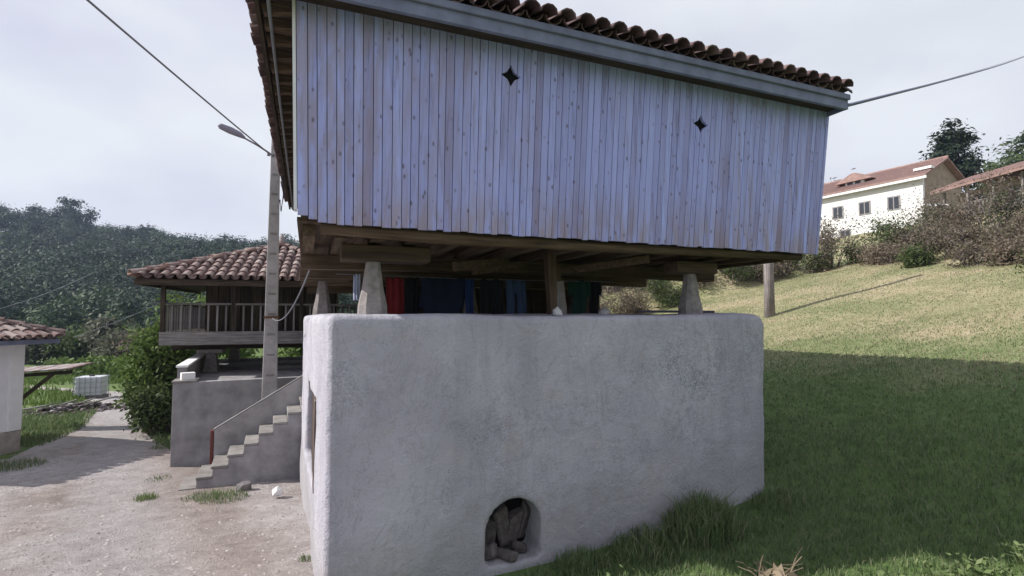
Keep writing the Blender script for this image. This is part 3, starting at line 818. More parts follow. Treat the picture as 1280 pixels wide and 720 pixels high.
# laundry
def garment(name, label, mat, t0, t1, ztop, zbot, inside=None, d=6.3, folds=5, amp=.034, cat='garment', seed=0, group='laundry hung under the granary'):
    nx_, nz_ = 22, 20; mb = MB(); idx = {}
    vs = []
    for i in range(nx_ + 1):
        for j in range(nz_ + 1):
            u, v = i / nx_, j / nz_
            x = t0 + (t1 - t0) * (u + .03 * math.sin(v * 3 + seed)); z = ztop + (zbot - ztop) * v
            y_ = d + amp * math.sin(u * folds * 2 + seed + v * .8) * (.3 + v) + .012 * math.sin(u * 17 + seed) + .01 * math.sin(v * 9 + seed)
            vs.append((x, y_, z + .012 * math.sin(u * 6.28 * 2 + seed) * (1 - v)))
    fs = []
    for i in range(nx_):
        for j in range(nz_):
            if inside is None or inside((i + .5) / nx_, (j + .5) / nz_):
                a = i * (nz_ + 1) + j; fs.append((a, a + 1, a + nz_ + 2, a + nz_ + 1))
    used = sorted({q for f in fs for q in f}); remap = {q: n for n, q in enumerate(used)}
    mb.add([vs[q] for q in used], [tuple(remap[q] for q in f) for f in fs])
    c = ((t0 + t1) / 2, d, ztop)
    me = mb.mesh(name, mat, True); o = link(name, me); o.location = W(*c); o.rotation_euler = (0, 0, YAW)
    me.transform(Matrix.Translation((-c[0], -c[1], -c[2])))
    sm = o.modifiers.new('s', 'SOLIDIFY'); sm.thickness = .008
    tag(o, label, cat, group)
tro = lambda u, v: v < .28 or (u < .46 or u > .54)
shirt = lambda u, v: (.2 < u < .8) or (v < .16 + .5 * abs(u - .5))
garment('towel', 'bright red towel hanging beside the left granite pillar', 'cloth_red', .88, 1.09, 2.96, 2.40, cat='towel', folds=3)
garment('jacket', 'large dark navy jacket hanging between the red towel and the blue cloth', 'cloth_navy', 1.30, 1.86, 2.98, 2.42, lambda u, v: (.08 < u < .92) or v < .7, folds=5, seed=2, cat='jacket')
garment('black_trousers', 'black trousers hanging just right of the red towel', 'cloth_black', 1.11, 1.29, 2.97, 2.38, tro, folds=3, seed=9, d=6.34, cat='trousers')
garment('cloth', 'narrow royal blue cloth hung right of the navy jacket', 'cloth_blue', 1.87, 2.0, 2.97, 2.40, folds=2, seed=4, cat='cloth')
garment('trousers', 'black trousers hanging between the royal blue cloth and the jeans', 'cloth_black', 2.06, 2.38, 2.97, 2.38, tro, folds=3, seed=5, cat='trousers')
garment('jeans', 'faded mid blue jeans hanging near the middle of the line', 'cloth_denim', 2.43, 2.71, 2.97, 2.40, tro, folds=3, seed=6, cat='jeans')
garment('shirt', 'dark green shirt hanging right of the wooden prop', 'cloth_green', 3.36, 3.70, 2.99, 2.42, shirt, folds=3, seed=7, cat='shirt')
garment('sweater', 'black sweater at the right end of the washing line', 'cloth_black', 3.68, 3.90, 2.99, 2.44, shirt, folds=2, seed=8, d=6.35, cat='sweater')
garment('rag', 'small pale blue rag hanging left of the left granite pillar', 'cloth_pale', .50, .57, 2.98, 2.68, d=6.2, folds=1, seed=3, cat='rag')
mb = MB().tube([(.3, 6.3, 2.99), (2.0, 6.3, 2.975), (4.1, 6.3, 2.99)], .005, 5)
for p in mb.v: pass
o = link('clothesline', mb.mesh('clothesline', 'cable_grey')); o.rotation_euler = (0, 0, YAW); tag(o, 'thin washing line strung beneath the granary floor', 'clothesline')
mb = MB().beam((4.0, 5.6, 2.56), (4.95, 5.25, 2.555), .03, .03)
o = link('metal_bar', mb.mesh('metal_bar', 'cable_dark')); o.rotation_euler = (0, 0, YAW); tag(o, 'thin dark bar lying on the wall top at the foot of the right pillar', 'bar')
for i, (a, d, r, lb) in enumerate([(2.66, 5.25, .07, 'small pale stone on the wall top at the foot of the wooden prop'), (3.75, 6.0, .09, 'pale stone on the wall top under the black sweater')]):
    me = rock(r, 2, 40 + i, .9); me.materials[0] = M['stone_white']; o = link('stone', me); o.location = W(a, d, 2.54); tag(o, lb, 'stone')

# ------------------------------------------------------------------ terrace and stairs of the second granary
TY = R(26)
terr = thing('concrete_terrace', 'grey concrete terrace wall below the small granary, with white capped parapet', 'terrace', (-6.83, 10.4, -.5), TY)
zt = 1.15 + .5
part('front_wall', MB().bx(0, 4.6, 0, .18, -.5, zt), 'concrete', terr, bevel=.01)
part('side_wall', MB().bx(0, .18, .182, 6.5, -.5, zt - .002), 'concrete', terr)
part('terrace_floor', MB().bx(.182, 6.4, .182, 6.5, -.5, zt - .12), 'concrete', terr)
part('parapet', MB().bx(.0, .17, .55, 5.6, zt, zt + .26), 'concrete', terr)
part('coping', MB().bx(-.02, .20, .5, 5.7, zt + .262, zt + .31), 'white_paint', terr, bevel=.01)
part('coping', MB().bx(-.02, .42, -.02, .48, zt + .002, zt + .04), 'concrete_light', terr, bevel=.01)
part('back_wall', MB().bx(.182, 6.4, 6.35, 6.5, zt - .118, zt - .02), 'concrete', terr)
for i, (x, y, w_, d_, h_, lb) in enumerate([(1.6, 3.4, 1.3, .7, .09, 'grey slab lying flat on the terrace floor beside the pillar'), (2.9, 2.3, 1.1, .6, .12, 'low grey slab on the terrace behind the lamp pole')]):
    o = link('stone_slab', MB().hexa([(0, 0, 0), (w_, .1, 0), (w_ + .1, d_, 0), (.1, d_ - .1, 0), (0, 0, h_), (w_, .1, h_ * .8), (w_ + .1, d_, h_), (.1, d_ - .1, h_)]).mesh('stone_slab', 'concrete_light'))
    c, s_ = math.cos(TY), math.sin(TY); o.location = (-6.83 + x * c - y * s_, 10.4 + x * s_ + y * c, 1.03); o.rotation_euler = (0, 0, TY); tag(o, lb, 'slab')
o = link('stone_block', MB().bx(-.12, .12, -.1, .1, 0, .14).mesh('stone_block', 'white_paint')); o.location = (-6.83 + .12, 10.68, 1.19); o.rotation_euler = (0, 0, .7); tag(o, 'small white block resting on the front corner of the terrace wall', 'block')

SY = R(25)
SX, SYY, SZ = -5.62, 8.8, -.60
st = thing('concrete_stairs', 'grey concrete outdoor stairs climbing right beside the terrace', 'stairs', (SX, SYY, SZ), SY)
for k in range(9):
    z1 = .17 + k * .166
    j = rnd.uniform(-.015, .015)
    part('step', MB().bx(k * .236 + j, k * .236 + .236 - .004 + (.02 if k < 8 else .1), 0 + rnd.uniform(0, .02), .84, z1 - .05, z1), 'concrete_light', st, bevel=.012)
    part('riser_block', MB().bx(k * .236 + .018, k * .236 + .236 + .0175, .012, .84, -.4, z1 - .052), 'concrete', st)
mb = MB()
mb.hexa([(.42, .85, -.3), (2.5, .85, -.3), (2.5, .98, -.3), (.42, .98, -.3), (.42, .85, .96), (2.5, .85, 2.22), (2.5, .98, 2.22), (.42, .98, .96)])
part('parapet', mb, 'concrete_worn', st, bevel=.012)
part('coping', MB().beam((.41, .915, .965), (2.52, .915, 2.245), .125, .012), 'concrete_dark', st)
part('end_post', MB().bx(.365, .415, .835, .985, .12, .95), 'rust_red', st, bevel=.004)
o = link('stone', rock(.11, 2, 61, .8)); o.location = (-3.75, 8.35, Hf(-3.75, 8.35) + .12); o.data.materials[0] = M['stone_white']; tag(o, 'white stone at the foot of the stairs beside the rendered wall', 'stone')
o = link('stone', rock(.13, 2, 62, .9)); o.location = (-4.52, 8.78, Hf(-4.52, 8.78) + .08); tag(o, 'grey stone against the side of the stairs', 'stone')

# ------------------------------------------------------------------ second granary
HY = R(18)
hc = Vector((-8.59, 12.5, 1.03)); WD = 4.85
h2 = thing('small_granary', 'small dark wooden granary with balustraded gallery and mossy tiled hip roof', 'granary', hc, HY)
FZ = 2.11 - 1.03; BZ = 1.78 - 1.03; RZ = 2.80 - 1.03; EZ = 3.33 - 1.03
for x, y in ((.95, .95), (3.9, .95), (.95, 3.9), (3.9, 3.9)):
    a, b = .17, .10
    part('pillar', MB().hexa([(x - a, y - a, -.02), (x + a, y - a, -.02), (x + a, y + a, -.02), (x - a, y + a, -.02), (x - b, y - b, .5), (x + b, y - b, .5), (x + b, y + b, .5), (x - b, y + b, .5)]), 'granite', h2)
    part('staddle_stone', MB().bx(x - .3, x + .3, y - .3, y + .3, .502, .60), 'granite', h2, bevel=.02)
for y in (.95, 3.9): part('floor_beam', MB().bx(.05, WD - .05, y - .13, y + .13, .602, .748), 'wood_dark_x', h2)
for nm_, a in (('rim_beam', (0, WD, 0, .09, BZ, FZ)), ('rim_beam', (0, WD, WD - .09, WD, BZ, FZ)), ('rim_beam', (0, .09, .092, WD - .092, BZ, FZ)), ('rim_beam', (WD - .09, WD, .092, WD - .092, BZ, FZ))):
    part(nm_, MB().bx(*a), 'wood_grey_x' if a[1] - a[0] > 1 else 'wood_grey_y', h2, bevel=.01)
for k in range(12): part('floor_plank', MB().bx(.095 + k * .388, .095 + k * .388 + .38, .095, WD - .095, FZ - .06, FZ - .012), 'wood_dark_y', h2)
IN = .82
inner = link('inner_room', None, h2)
for (a, b) in (((IN, IN), (WD - IN, IN)), ((IN, WD - IN), (WD - IN, WD - IN)), ((IN, IN), (IN, WD - IN)), ((WD - IN, IN), (WD - IN, WD - IN))):
    n = 12
    for k in range(n):
        p = Vector(a).lerp(Vector(b), (k + .03) / n); q = Vector(a).lerp(Vector(b), (k + .97) / n)
        part('plank', MB().beam((p.x, p.y, (FZ + EZ) / 2 + .1), (q.x, q.y, (FZ + EZ) / 2 + .1), .05 + rnd.uniform(0, .015), EZ - FZ + .2), 'wood_dark_z', inner)
# corner posts, rails, balusters
for x, y in ((.05, .05), (WD - .05, .05), (.05, WD - .05), (WD - .05, WD - .05), (1.6, .05), (3.2, .05)):
    part('post', MB().bx(x - .045, x + .045, y - .045, y + .045, FZ - .01, EZ + .05), 'wood_dark_z', h2)
sides = [((.05, .05), (WD - .05, .05)), ((.05, .05), (.05, WD - .05)), ((WD - .05, .05), (WD - .05, WD - .05)), ((.05, WD - .05), (WD - .05, WD - .05))]
bal = MB().bx(-.02, .02, -.02, .02, FZ, RZ - .03).mesh('baluster', 'wood_grey_z')
for a, b in sides:
    part('rail', MB().beam((*a, RZ), (*b, RZ), .07, .05), 'wood_grey_x', h2)
    for k in range(1, 24):
        p = Vector(a).lerp(Vector(b), k / 24); link('baluster', bal, h2, (p.x, p.y, rnd.uniform(-.01, .01)))
rf = link('roof', None, h2)
OV = .42
mb = MB(); hip_deck(mb, -OV, WD + OV, -OV, WD + OV, EZ + .05, .42, .05)
part('roof_deck', mb, 'wood_dark_x', rf)
part('eave_board', MB().bx(-OV, WD + OV, -OV + .002, -OV + .05, EZ - .09, EZ - .002), 'wood_dark_x', rf)
part('eave_board', MB().bx(-OV, -OV + .05, -OV + .052, WD + OV, EZ - .09, EZ - .002), 'wood_dark_y', rf)
a, b = -OV - .06, WD + OV + .06
fr = tiles_on((a, a, EZ + .05), (b, a, EZ + .05), .42, 1, 99, .235)
ot = tiles_on((a, b, EZ + .05), (a, a, EZ + .05), .42, 1, 99, .235) + tiles_on((b, a, EZ + .05), (b, b, EZ + .05), .42, 1, 99, .235) + tiles_on((b, b, EZ + .05), (a, b, EZ + .05), .42, 1, 99, .235)
def plan_key(x):   # nearest, most visible front tiles first
    return (x[2], x[0])
fr.sort(key=plan_key); put_tiles(fr[:260], rf); join_tiles(fr[260:] + ot, rf); print('small granary front tiles', len(fr))
# hip ridge tiles
ctr = Vector((WD / 2, WD / 2, EZ + .05 + (WD / 2 + OV) * .42))
for cx, cy in ((a, a), (b, a)):
    p0 = Vector((cx, cy, EZ + .07)); n = 11
    dv = (ctr - p0); st_ = dv / n
    for k in range(n):
        yv = (st_.normalized() + Vector((0, 0, -.06))).normalized(); xv = yv.cross(Vector((0, 0, 1))).normalized(); zv = xv.cross(yv)
        o_ = p0 + st_ * k + Vector((0, 0, .10))
        link('ridge_tile', TILE, rf, mat4=Matrix(((xv.x * 1.25, yv.x, zv.x * 1.25, o_.x), (xv.y * 1.25, yv.y, zv.y * 1.25, o_.y), (xv.z * 1.25, yv.z, zv.z * 1.25, o_.z), (0, 0, 0, 1))))
part('finial', MB().tube([ctr + Vector((0, 0, .05)), ctr + Vector((0, 0, .18)), ctr + Vector((0, 0, .30)), ctr + Vector((0, 0, .44))], [.14, .12, .07, .03], 8), 'granite', rf, smooth=True)

# ------------------------------------------------------------------ lamp pole
pl = thing('utility_pole', 'tall pale concrete utility pole with street lamp arm beside the stairs', 'utility pole', (-5.03, 10.72, .9), TY)
h_ = 5.35
w0, w1 = .15, .085
part('shaft', MB().hexa([(-w0, -w0 * .8, -.6), (w0, -w0 * .8, -.6), (w0, w0 * .8, -.6), (-w0, w0 * .8, -.6), (-w1, -w1 * .8, h_), (w1, -w1 * .8, h_), (w1, w1 * .8, h_), (-w1, w1 * .8, h_)]), 'concrete_pole', pl, bevel=.012)
for k in range(12):
    z = .2 + k * .42; f = z / h_; ww = (w0 + (w1 - w0) * (z + .6) / (h_ + .6))
    part('recess_frame', MB().bx(-ww * .55, ww * .55, -ww * .8 - .012, -ww * .8 - .001, z + .16, z + .20), 'concrete_light', pl)
part('steel_band', MB().bx(-.145, .145, -.12, .12, 1.55, 1.60), 'rust', pl)
arm = part('lamp_arm', MB().tube([(-.02, -.05, h_ - .40), (-.12, -.12, h_ - .34), (-.35, -.3, h_ - .26), (-.62, -.5, h_ - .19)], .018, 6), 'lamp_grey', pl, smooth=True)
part('lamp_head', MB().tube([(-.58, -.47, h_ - .195), (-.66, -.53, h_ - .165), (-.82, -.62, h_ - .135), (-.98, -.70, h_ - .105), (-1.02, -.72, h_ - .10)], [.03, .06, .075, .06, .02], 8), 'lamp_grey', pl, smooth=True)
part('insulator', MB().tube([(-.10, -.02, h_ - .35), (-.16, -.02, h_ - .35)], .03, 6), 'lamp_grey', pl)
part('down_cable', MB().tube([(.09, -.06, h_ - .05), (.14, -.09, h_ - .5), (.17, -.1, h_ - 1.2), (.13, -.1, h_ - 1.55), (.105, -.09, h_ - 1.3)], .014, 5), 'cable_dark', pl, smooth=True)
def cable(name, label, p, q, sag, r, mat='cable_dark', n=16):
    p, q = Vector(p), Vector(q)
    pts = [p.lerp(q, i / n) - Vector((0, 0, sag * 4 * (i / n) * (1 - i / n))) for i in range(n + 1)]
    o = link(name, MB().tube(pts, r, 5).mesh(name, mat, True)); tag(o, label, 'cable')
pt = Vector((-5.1, 10.62, 5.9))
cable('overhead_cable', 'dark overhead cable running from the pole top up out of the picture', pt, (-4.05, -4, 6.5), .1, .014, 'cable_grey')
gr_ = W(6.62, 4.55, 5.30)
cable('overhead_cable', 'thick overhead cable leaving the right end of the granary eave', gr_, gr_ + (Vector((33.5, 32.2, 19.9)) - gr_) * 2.2, .5, .024, 'cable_blue')
cable('overhead_cable', 'thin faint wire above the thick cable at the right', W(6.5, 9, 5.9), W(6.5, 9, 5.9) + (Vector((40, 38.5, 23.4)) - W(6.5, 9, 5.9)) * 2, .7, .010, 'cable_blue')
cable('overhead_cable', 'slack wire drooping from the pole towards the granary pillars', (-4.95, 10.6, 2.45), W(.05, 6.6, 3.15), .28, .01, 'cable_grey')
cable('overhead_cable', 'wire rising from the small house roof to the small granary gallery', (-9.9, 11.6, 2.02), (-8.7, 12.75, 2.85), .04, .008, 'cable_grey')
cable('overhead_cable', 'wire crossing in front of the wooded hill at the far left', (-12.4, 12.0, 2.55), (-16.5, 20, 4.15), .1, .010, 'cable_grey')

# ------------------------------------------------------------------ small white house at the left
LY = R(80)
lh = thing('small_house', 'small white rendered house with tiled roof at the left edge of the yard', 'house', (-11.3, 11.9, -.62), LY)
LW, LD = 2.5, 4.2; wt = 2.48
part('wall', MB().bx(-LW, 0, 0, LD, .52, wt), 'shade_white', lh, bevel=.02)
part('corner_pilaster', MB().bx(-.26, .02, -.035, .3, .521, wt - .01), 'white_paint', lh, bevel=.01)
part('plinth', MB().bx(-LW - .03, .03, -.03, LD + .03, -.6, .518), 'plinth', lh, bevel=.03)
lr = link('roof', None, lh)
mb = MB(); hip_deck(mb, -LW - .45, .45, -.45, LD + .45, wt + .10, .38, .10); part('roof_deck', mb, 'fascia_paint', lr)
a0 = (-LW - .5, -.5, wt + .10); b0 = (.5, -.5, wt + .10)
l1 = tiles_on(a0, b0, .38, 1, 99, .22); l2 = tiles_on((.5, -.5, wt + .10), (.5, LD + .5, wt + .10), .38, 1, 99, .22)
l1.sort(key=lambda x: -x[1]); l2.sort(key=lambda x: x[1])
put_tiles(l1[:170], lr); put_tiles(l2[:90], lr)
join_tiles(l1[170:] + l2[90:] + tiles_on((.5, LD + .5, wt + .1), (-LW - .5, LD + .5, wt + .1), .38, 1, 99, .22) + tiles_on((-LW - .5, LD + .5, wt + .1), (-LW - .5, -.5, wt + .1), .38, 1, 99, .22), lr)
p0 = Vector((.5, -.5, wt + .14)); hw = (LW + 1) / 2
p1 = Vector((.5 - hw, -.5 + hw, wt + .14 + hw * .38))
for k in range(7):
    st_ = (p1 - p0) / 7; yv = (st_.normalized() + Vector((0, 0, -.05))).normalized(); xv = yv.cross(Vector((0, 0, 1))).normalized(); zv = xv.cross(yv); o_ = p0 + st_ * k + Vector((0, 0, .09))
    link('ridge_tile', TILE, lr, mat4=Matrix(((xv.x * 1.2, yv.x, zv.x * 1.2, o_.x), (xv.y * 1.2, yv.y, zv.y * 1.2, o_.y), (xv.z * 1.2, yv.z, zv.z * 1.2, o_.z), (0, 0, 0, 1))))
# lean-to behind it
lt = thing('lean_to', 'low lean-to with striped sheet roof and slanted strut behind the white house', 'lean-to', (-12.35, 14.4, -.75), R(4))
for k in range(12):
    x = -2.3 + k * .2; z0 = 1.60 + .07 * k * .2
    part('roof_sheet', MB().hexa([(x, -.1, z0), (x + .19, -.1, z0 + .013), (x + .19, .75, z0 + .10), (x, .75, z0 + .09), (x, -.1, z0 + .04), (x + .19, -.1, z0 + .053), (x + .19, .75, z0 + .14), (x, .75, z0 + .13)]), 'terracotta' if k % 2 else 'sheet_roof', lt)
part('beam', MB().beam((-2.3, 0, 1.53), (.05, 0, 1.69), .08, .09), 'wood_dark_x', lt)
part('strut', MB().beam((-1.25, 0, .95), (-.45, 0, 1.62), .08, .08), 'wood_dark_x', lt)
part('post', MB().bx(-1.33, -1.25, -.04, .04, -.3, 1.53), 'wood_dark_z', lt)

# liquid container
ib = thing('liquid_container', 'white plastic liquid tank in a metal cage standing on the grass by the track', 'tank', (-17.9, 22, Hf(-17.9, 22)), R(20))
ib.scale = (.82, .82, .82)
part('tank', MB().bx(-.56, .56, -.48, .48, .16, 1.12), 'plastic_white', ib, bevel=.07)
part('pallet', MB().bx(-.6, .6, -.5, .5, -.05, .14), 'wood_grey_x', ib)
part('cap', MB().tube([(0, 0, 1.12), (0, 0, 1.18)], .12, 10), 'cable_dark', ib)
for k in range(6):
    x = -.58 + k * 1.16 / 5
    for y in (-.505, .505): part('cage_bar', MB().bx(x - .012, x + .012, y - .012, y + .012, .14, 1.14), 'metal_grey', ib)
for z in (.35, .6, .85, 1.1):
    for y in (-.525, .525): part('cage_bar', MB().bx(-.6, .6, y - .01, y + .01, z - .012, z + .012), 'metal_grey', ib)
    for x in (-.6, .6): part('cage_bar', MB().bx(x - .012, x + .012, -.5, .5, z - .012, z + .012), 'metal_grey', ib)
# rubble heap
rb = thing('rubble_heap', 'low heap of broken stones and planks on the grass beside the track', 'rubble', (-15.3, 18.0, Hf(-15.3, 18)), R(40))
mb = MB()
bmx = []
for i in range(320):
    x, y = rnd.gauss(0, 1.3), rnd.gauss(0, .5); r = rnd.uniform(.035, .11); z = max(0, .35 - .16 * abs(x) - .3 * abs(y)) * rnd.random() + .05
    me = rock(r, 1, 200 + i)
    a = rnd.random() * 6
    mb.add([(x + v.co.x * math.cos(a) - v.co.y * math.sin(a), y + v.co.x * math.sin(a) + v.co.y * math.cos(a), z + v.co.z) for v in me.vertices], [tuple(p.vertices) for p in me.polygons])
    bpy.data.meshes.remove(me)
t = NT('rubble'); t.col(t.ramp(t.island(), [(0, (.07, .055, .055)), (.6, (.17, .14, .145)), (.93, (.25, .22, .23)), (1, (.6, .58, .62))])); M['rubble'] = t.m
part('broken_stones', mb, 'rubble', rb, kind='stuff')
mb = MB()
for i in range(8):
    x, y = rnd.uniform(-1.8, 1.5), rnd.uniform(-.5, .5); a = rnd.uniform(-.6, .6); l_ = rnd.uniform(.5, 1.2)
    part('plank', MB().beam((x, y, rnd.uniform(.15, .3)), (x + l_ * math.cos(a), y + l_ * math.sin(a), rnd.uniform(.2, .45)), .1, .03), 'wood_grey_x', rb)
o = link('barrel', MB().tube([(0, 0, -.1), (0, 0, .3), (0, 0, .75)], [.24, .27, .24], 12).mesh('barrel', 'wood_dark_z', True)); o.location = (-9.05, 14.0, Hf(-9.05, 14)); tag(o, 'dark barrel standing under the big shrub by the terrace wall', 'barrel')
ml = thing('water_trough', 'dark low trough under the foliage at the track bend', 'trough', (-10.9, 16.2, Hf(-10.9, 16.2)), R(30))
part('basin', MB().bx(-.5, .5, -.2, .2, -.1, .4), 'cable_dark', ml, bevel=.03); part('rim', MB().bx(-.53, .53, -.23, .23, .402, .44), 'wood_dark_x', ml)

# ------------------------------------------------------------------ right-hand hillside buildings
wp = thing('wooden_post', 'thick weathered wooden pole standing at the top of the mown meadow', 'pole', (9.0, 17.9, Hf(9, 17.9)), 0)
part('shaft', MB().tube([(0, 0, -.4), (0, 0, 2), (.02, 0, 4), (.03, 0, 6.2)], [.175, .16, .15, .14], 12), 'wood_post', wp, smooth=True)
part('steel_band', MB().tube([(0, 0, 5.4), (0, 0, 5.46)], .165, 12), 'metal_grey', wp)

fx, fy = 39.0, 48.0
fa = math.atan2(8.7, -4.5)      # long wall runs away to the upper left
fh = thing('white_farmhouse', 'long white farmhouse with red roof and dormer on the hillside', 'house', (fx, fy, 9.8), fa)
FL, FW, wz = 16.0, 7.6, 6.0      # local x along long wall, +y is to the left of travel: house body lies at -y
wl = part('wall', MB().bx(0, FL, -.3, 0, -2, wz), 'white_paint', fh)
part('gable_wall', MB().add([(0, -.302, -2), (0, -FW, -2), (0, -FW, wz), (0, -FW / 2, wz + 2.0), (0, -.302, wz), (.3, -.302, -2), (.3, -FW, -2), (.3, -FW, wz), (.3, -FW / 2, wz + 2.0), (.3, -.302, wz)], [(0, 1, 2, 3, 4), (9, 8, 7, 6, 5), (0, 5, 6, 1), (1, 6, 7, 2), (2, 7, 8, 3), (3, 8, 9, 4), (4, 9, 5, 0)]), 'gable_brown', fh)
part('back_wall', MB().bx(.302, FL, -FW, -FW + .3, -2, wz), 'white_paint', fh)
part('gable_wall', MB().bx(FL - .3, FL, -FW + .302, -.302, -2, wz), 'white_paint', fh)
fr_ = link('roof', None, fh)
ov = .55
def slab(y0, z0, y1, z1, th=.16):
    return MB().hexa([(-ov, y0, z0), (FL + ov, y0, z0), (FL + ov, y1, z1), (-ov, y1, z1), (-ov, y0, z0 + th), (FL + ov, y0, z0 + th), (FL + ov, y1, z1 + th), (-ov, y1, z1 + th)])
part('roof_slope', slab(.6, wz - .12, -FW / 2, wz + 2.05), 'roof_far', fr_)
part('roof_slope', slab(-FW - .5, wz - .12, -FW / 2 - .004, wz + 2.05), 'roof_far', fr_)
part('eave', MB().bx(-ov, FL + ov, .42, .60, wz - .36, wz - .14), 'shade_white', fr_)
# tile courses as ribs on the visible slope
mb = MB()
for k in range(58):
    x = -ov + .15 + k * .29
    mb.hexa([(x, .6, wz + .04), (x + .15, .6, wz + .04), (x + .15, -FW / 2, wz + 2.21), (x, -FW / 2, wz + 2.21), (x + .03, .6, wz + .12), (x + .12, .6, wz + .12), (x + .12, -FW / 2, wz + 2.29), (x + .03, -FW / 2, wz + 2.29)])
tag(part('tile_ribs', mb, 'roof_far', fr_), kind='stuff')
part('ridge_cap', MB().tube([(-ov, -FW / 2, wz + 2.26), (FL + ov, -FW / 2, wz + 2.26)], .14, 8), 'roof_far', fr_)
part('verge_patch', MB().bx(-ov - .02, .9, -1.0, -.4, wz + .72, wz + .95), 'white_paint', fr_)
dm = link('dormer', None, fh, (6.6, -.9, wz + .25))
part('dormer_wall', MB().bx(-.95, .95, -1.6, 0, 0, 1.25), 'white_paint', dm)
part('dormer_roof', MB().hexa([(-1.9, .35, .85), (1.9, .35, .85), (1.9, -2.4, .95), (-1.9, -2.4, .95), (-.25, .2, 1.75), (.25, .2, 1.75), (.25, -2.4, 1.8), (-.25, -2.4, 1.8)]), 'roof_far', dm)
for x in (-.35, .45): part('dormer_pane', MB().bx(x - .28, x + .28, -.01, .03, .25, 1.0), 'glass_dark', dm)
def far_window(x, z, w_=1.0, h_=1.25):
    f = part('window', MB().bx(x - w_ / 2 - .08, x + w_ / 2 + .08, -.02, .05, z - .08, z + h_ + .08), 'concrete', fh)
    for dx in (-w_ / 4, w_ / 4): part('pane', MB().bx(x + dx - w_ / 4 + .05, x + dx + w_ / 4 - .05, .052, .062, z + .05, z + h_ - .05), 'glass_dark', f)
for x in (2.5, 5.2, 7.9, 10.6, 13.3): far_window(x, 3.25)
for x in (3.4, 7.2, 11): far_window(x, .6)

bh = thing('balcony_house', 'old wooden house with a long gallery and tiled eave at the far right', 'house', (35.8, 42, 9.0), R(-88))
# local x runs toward the camera side, local y to the left of travel -> body at +y
BL = 13
part('wall', MB().bx(0, BL, 1.2, 4.5, -1.5, 3.6), 'gable_brown', bh)
part('gallery_floor', MB().bx(0, BL, -.05, 1.198, 1.35, 1.5), 'wood_grey_x', bh)
part('rail', MB().bx(0, BL, -.04, .04, 2.35, 2.43), 'wood_grey_x', bh)
for k in range(44): part('baluster', MB().bx(k * .3, k * .3 + .16, -.02, .02, 1.5, 2.35), 'wood_grey_z', bh)
for k in range(7): part('post', MB().bx(k * 2.1, k * 2.1 + .16, -.08, .08, -1.5, 3.7), 'wood_grey_z', bh)
for k in range(4): w_ = part('window', MB().bx(1.4 + k * 3, 2.4 + k * 3, 1.12, 1.21, 1.7, 3.1), 'wood_dark_z', bh); part('pane', MB().bx(1.5 + k * 3, 2.3 + k * 3, 1.10, 1.118, 1.8, 3.0), 'glass_dark', w_)
br = link('roof', None, bh)
part('roof_slope', MB().hexa([(-.5, -.7, 3.65), (BL + .5, -.7, 3.65), (BL + .5, 2.9, 5.0), (-.5, 2.9, 5.0), (-.5, -.7, 3.83), (BL + .5, -.7, 3.83), (BL + .5, 2.9, 5.18), (-.5, 2.9, 5.18)]), 'roof_far', br)
part('roof_slope', MB().hexa([(-.5, 5.2, 4.2), (BL + .5, 5.2, 4.2), (BL + .5, 2.904, 5.0), (-.5, 2.904, 5.0), (-.5, 5.2, 4.38), (BL + .5, 5.2, 4.38), (BL + .5, 2.904, 5.18), (-.5, 2.904, 5.18)]), 'roof_far', br)
mb = MB()
for k in range(48):
    x = -.45 + k * .29
    mb.hexa([(x, -.72, 3.83), (x + .15, -.72, 3.83), (x + .15, 2.9, 5.18), (x, 2.9, 5.18), (x + .03, -.72, 3.91), (x + .12, -.72, 3.91), (x + .12, 2.9, 5.26), (x + .03, 2.9, 5.26)])
part('tile_ribs', mb, 'roof_far', br, kind='stuff')
o = link('tarpaulin', MB().hexa([(-.8, -.4, 0), (.8, -.4, 0), (.8, .4, 0), (-.8, .4, 0), (-.7, -.35, .15), (.7, -.3, .2), (.75, .4, .12), (-.75, .35, .18)]).mesh('tarpaulin', 'white_paint')); o.location = (29.5, 35.5, Hf(29.5, 35.5) + 1.3); tag(o, 'white sheet lying among the scrub below the gallery house', 'sheet')

# ------------------------------------------------------------------ vegetation
tree('dark_tree', 'dark evergreen tree rising behind the white farmhouse', 'tree', 52.5, 60, 14.0, 2.1, 'leaf_dark', 60, 110, .26, .55, .30, z=11.5, nl=14)
tree('broad_tree', 'grey green broad tree behind the gallery house at the right edge', 'tree', 70.5, 69, 14.5, 5.0, 'leaf_mid', 70, 110, .32, .85, .25, z=12)
tree('broad_tree', 'rounded grey green tree lower than the broad tree at the right edge', 'tree', 66.5, 67, 10.5, 3.6, 'leaf_mid', 60, 100, .30, .75, .25, z=12)
tree('low_tree', 'olive tree crown showing above the left end of the farmhouse roof', 'tree', 41.5, 64, 8.2, 4.2, 'leaf_scrub', 44, 80, .30, .6, .3, z=11.3)
tree('low_tree', 'tiny tree top poking above the farmhouse ridge', 'tree', 46.5, 60, 9.4, 1.2, 'leaf_scrub', 26, 60, .22, .35, .5, z=9.8)

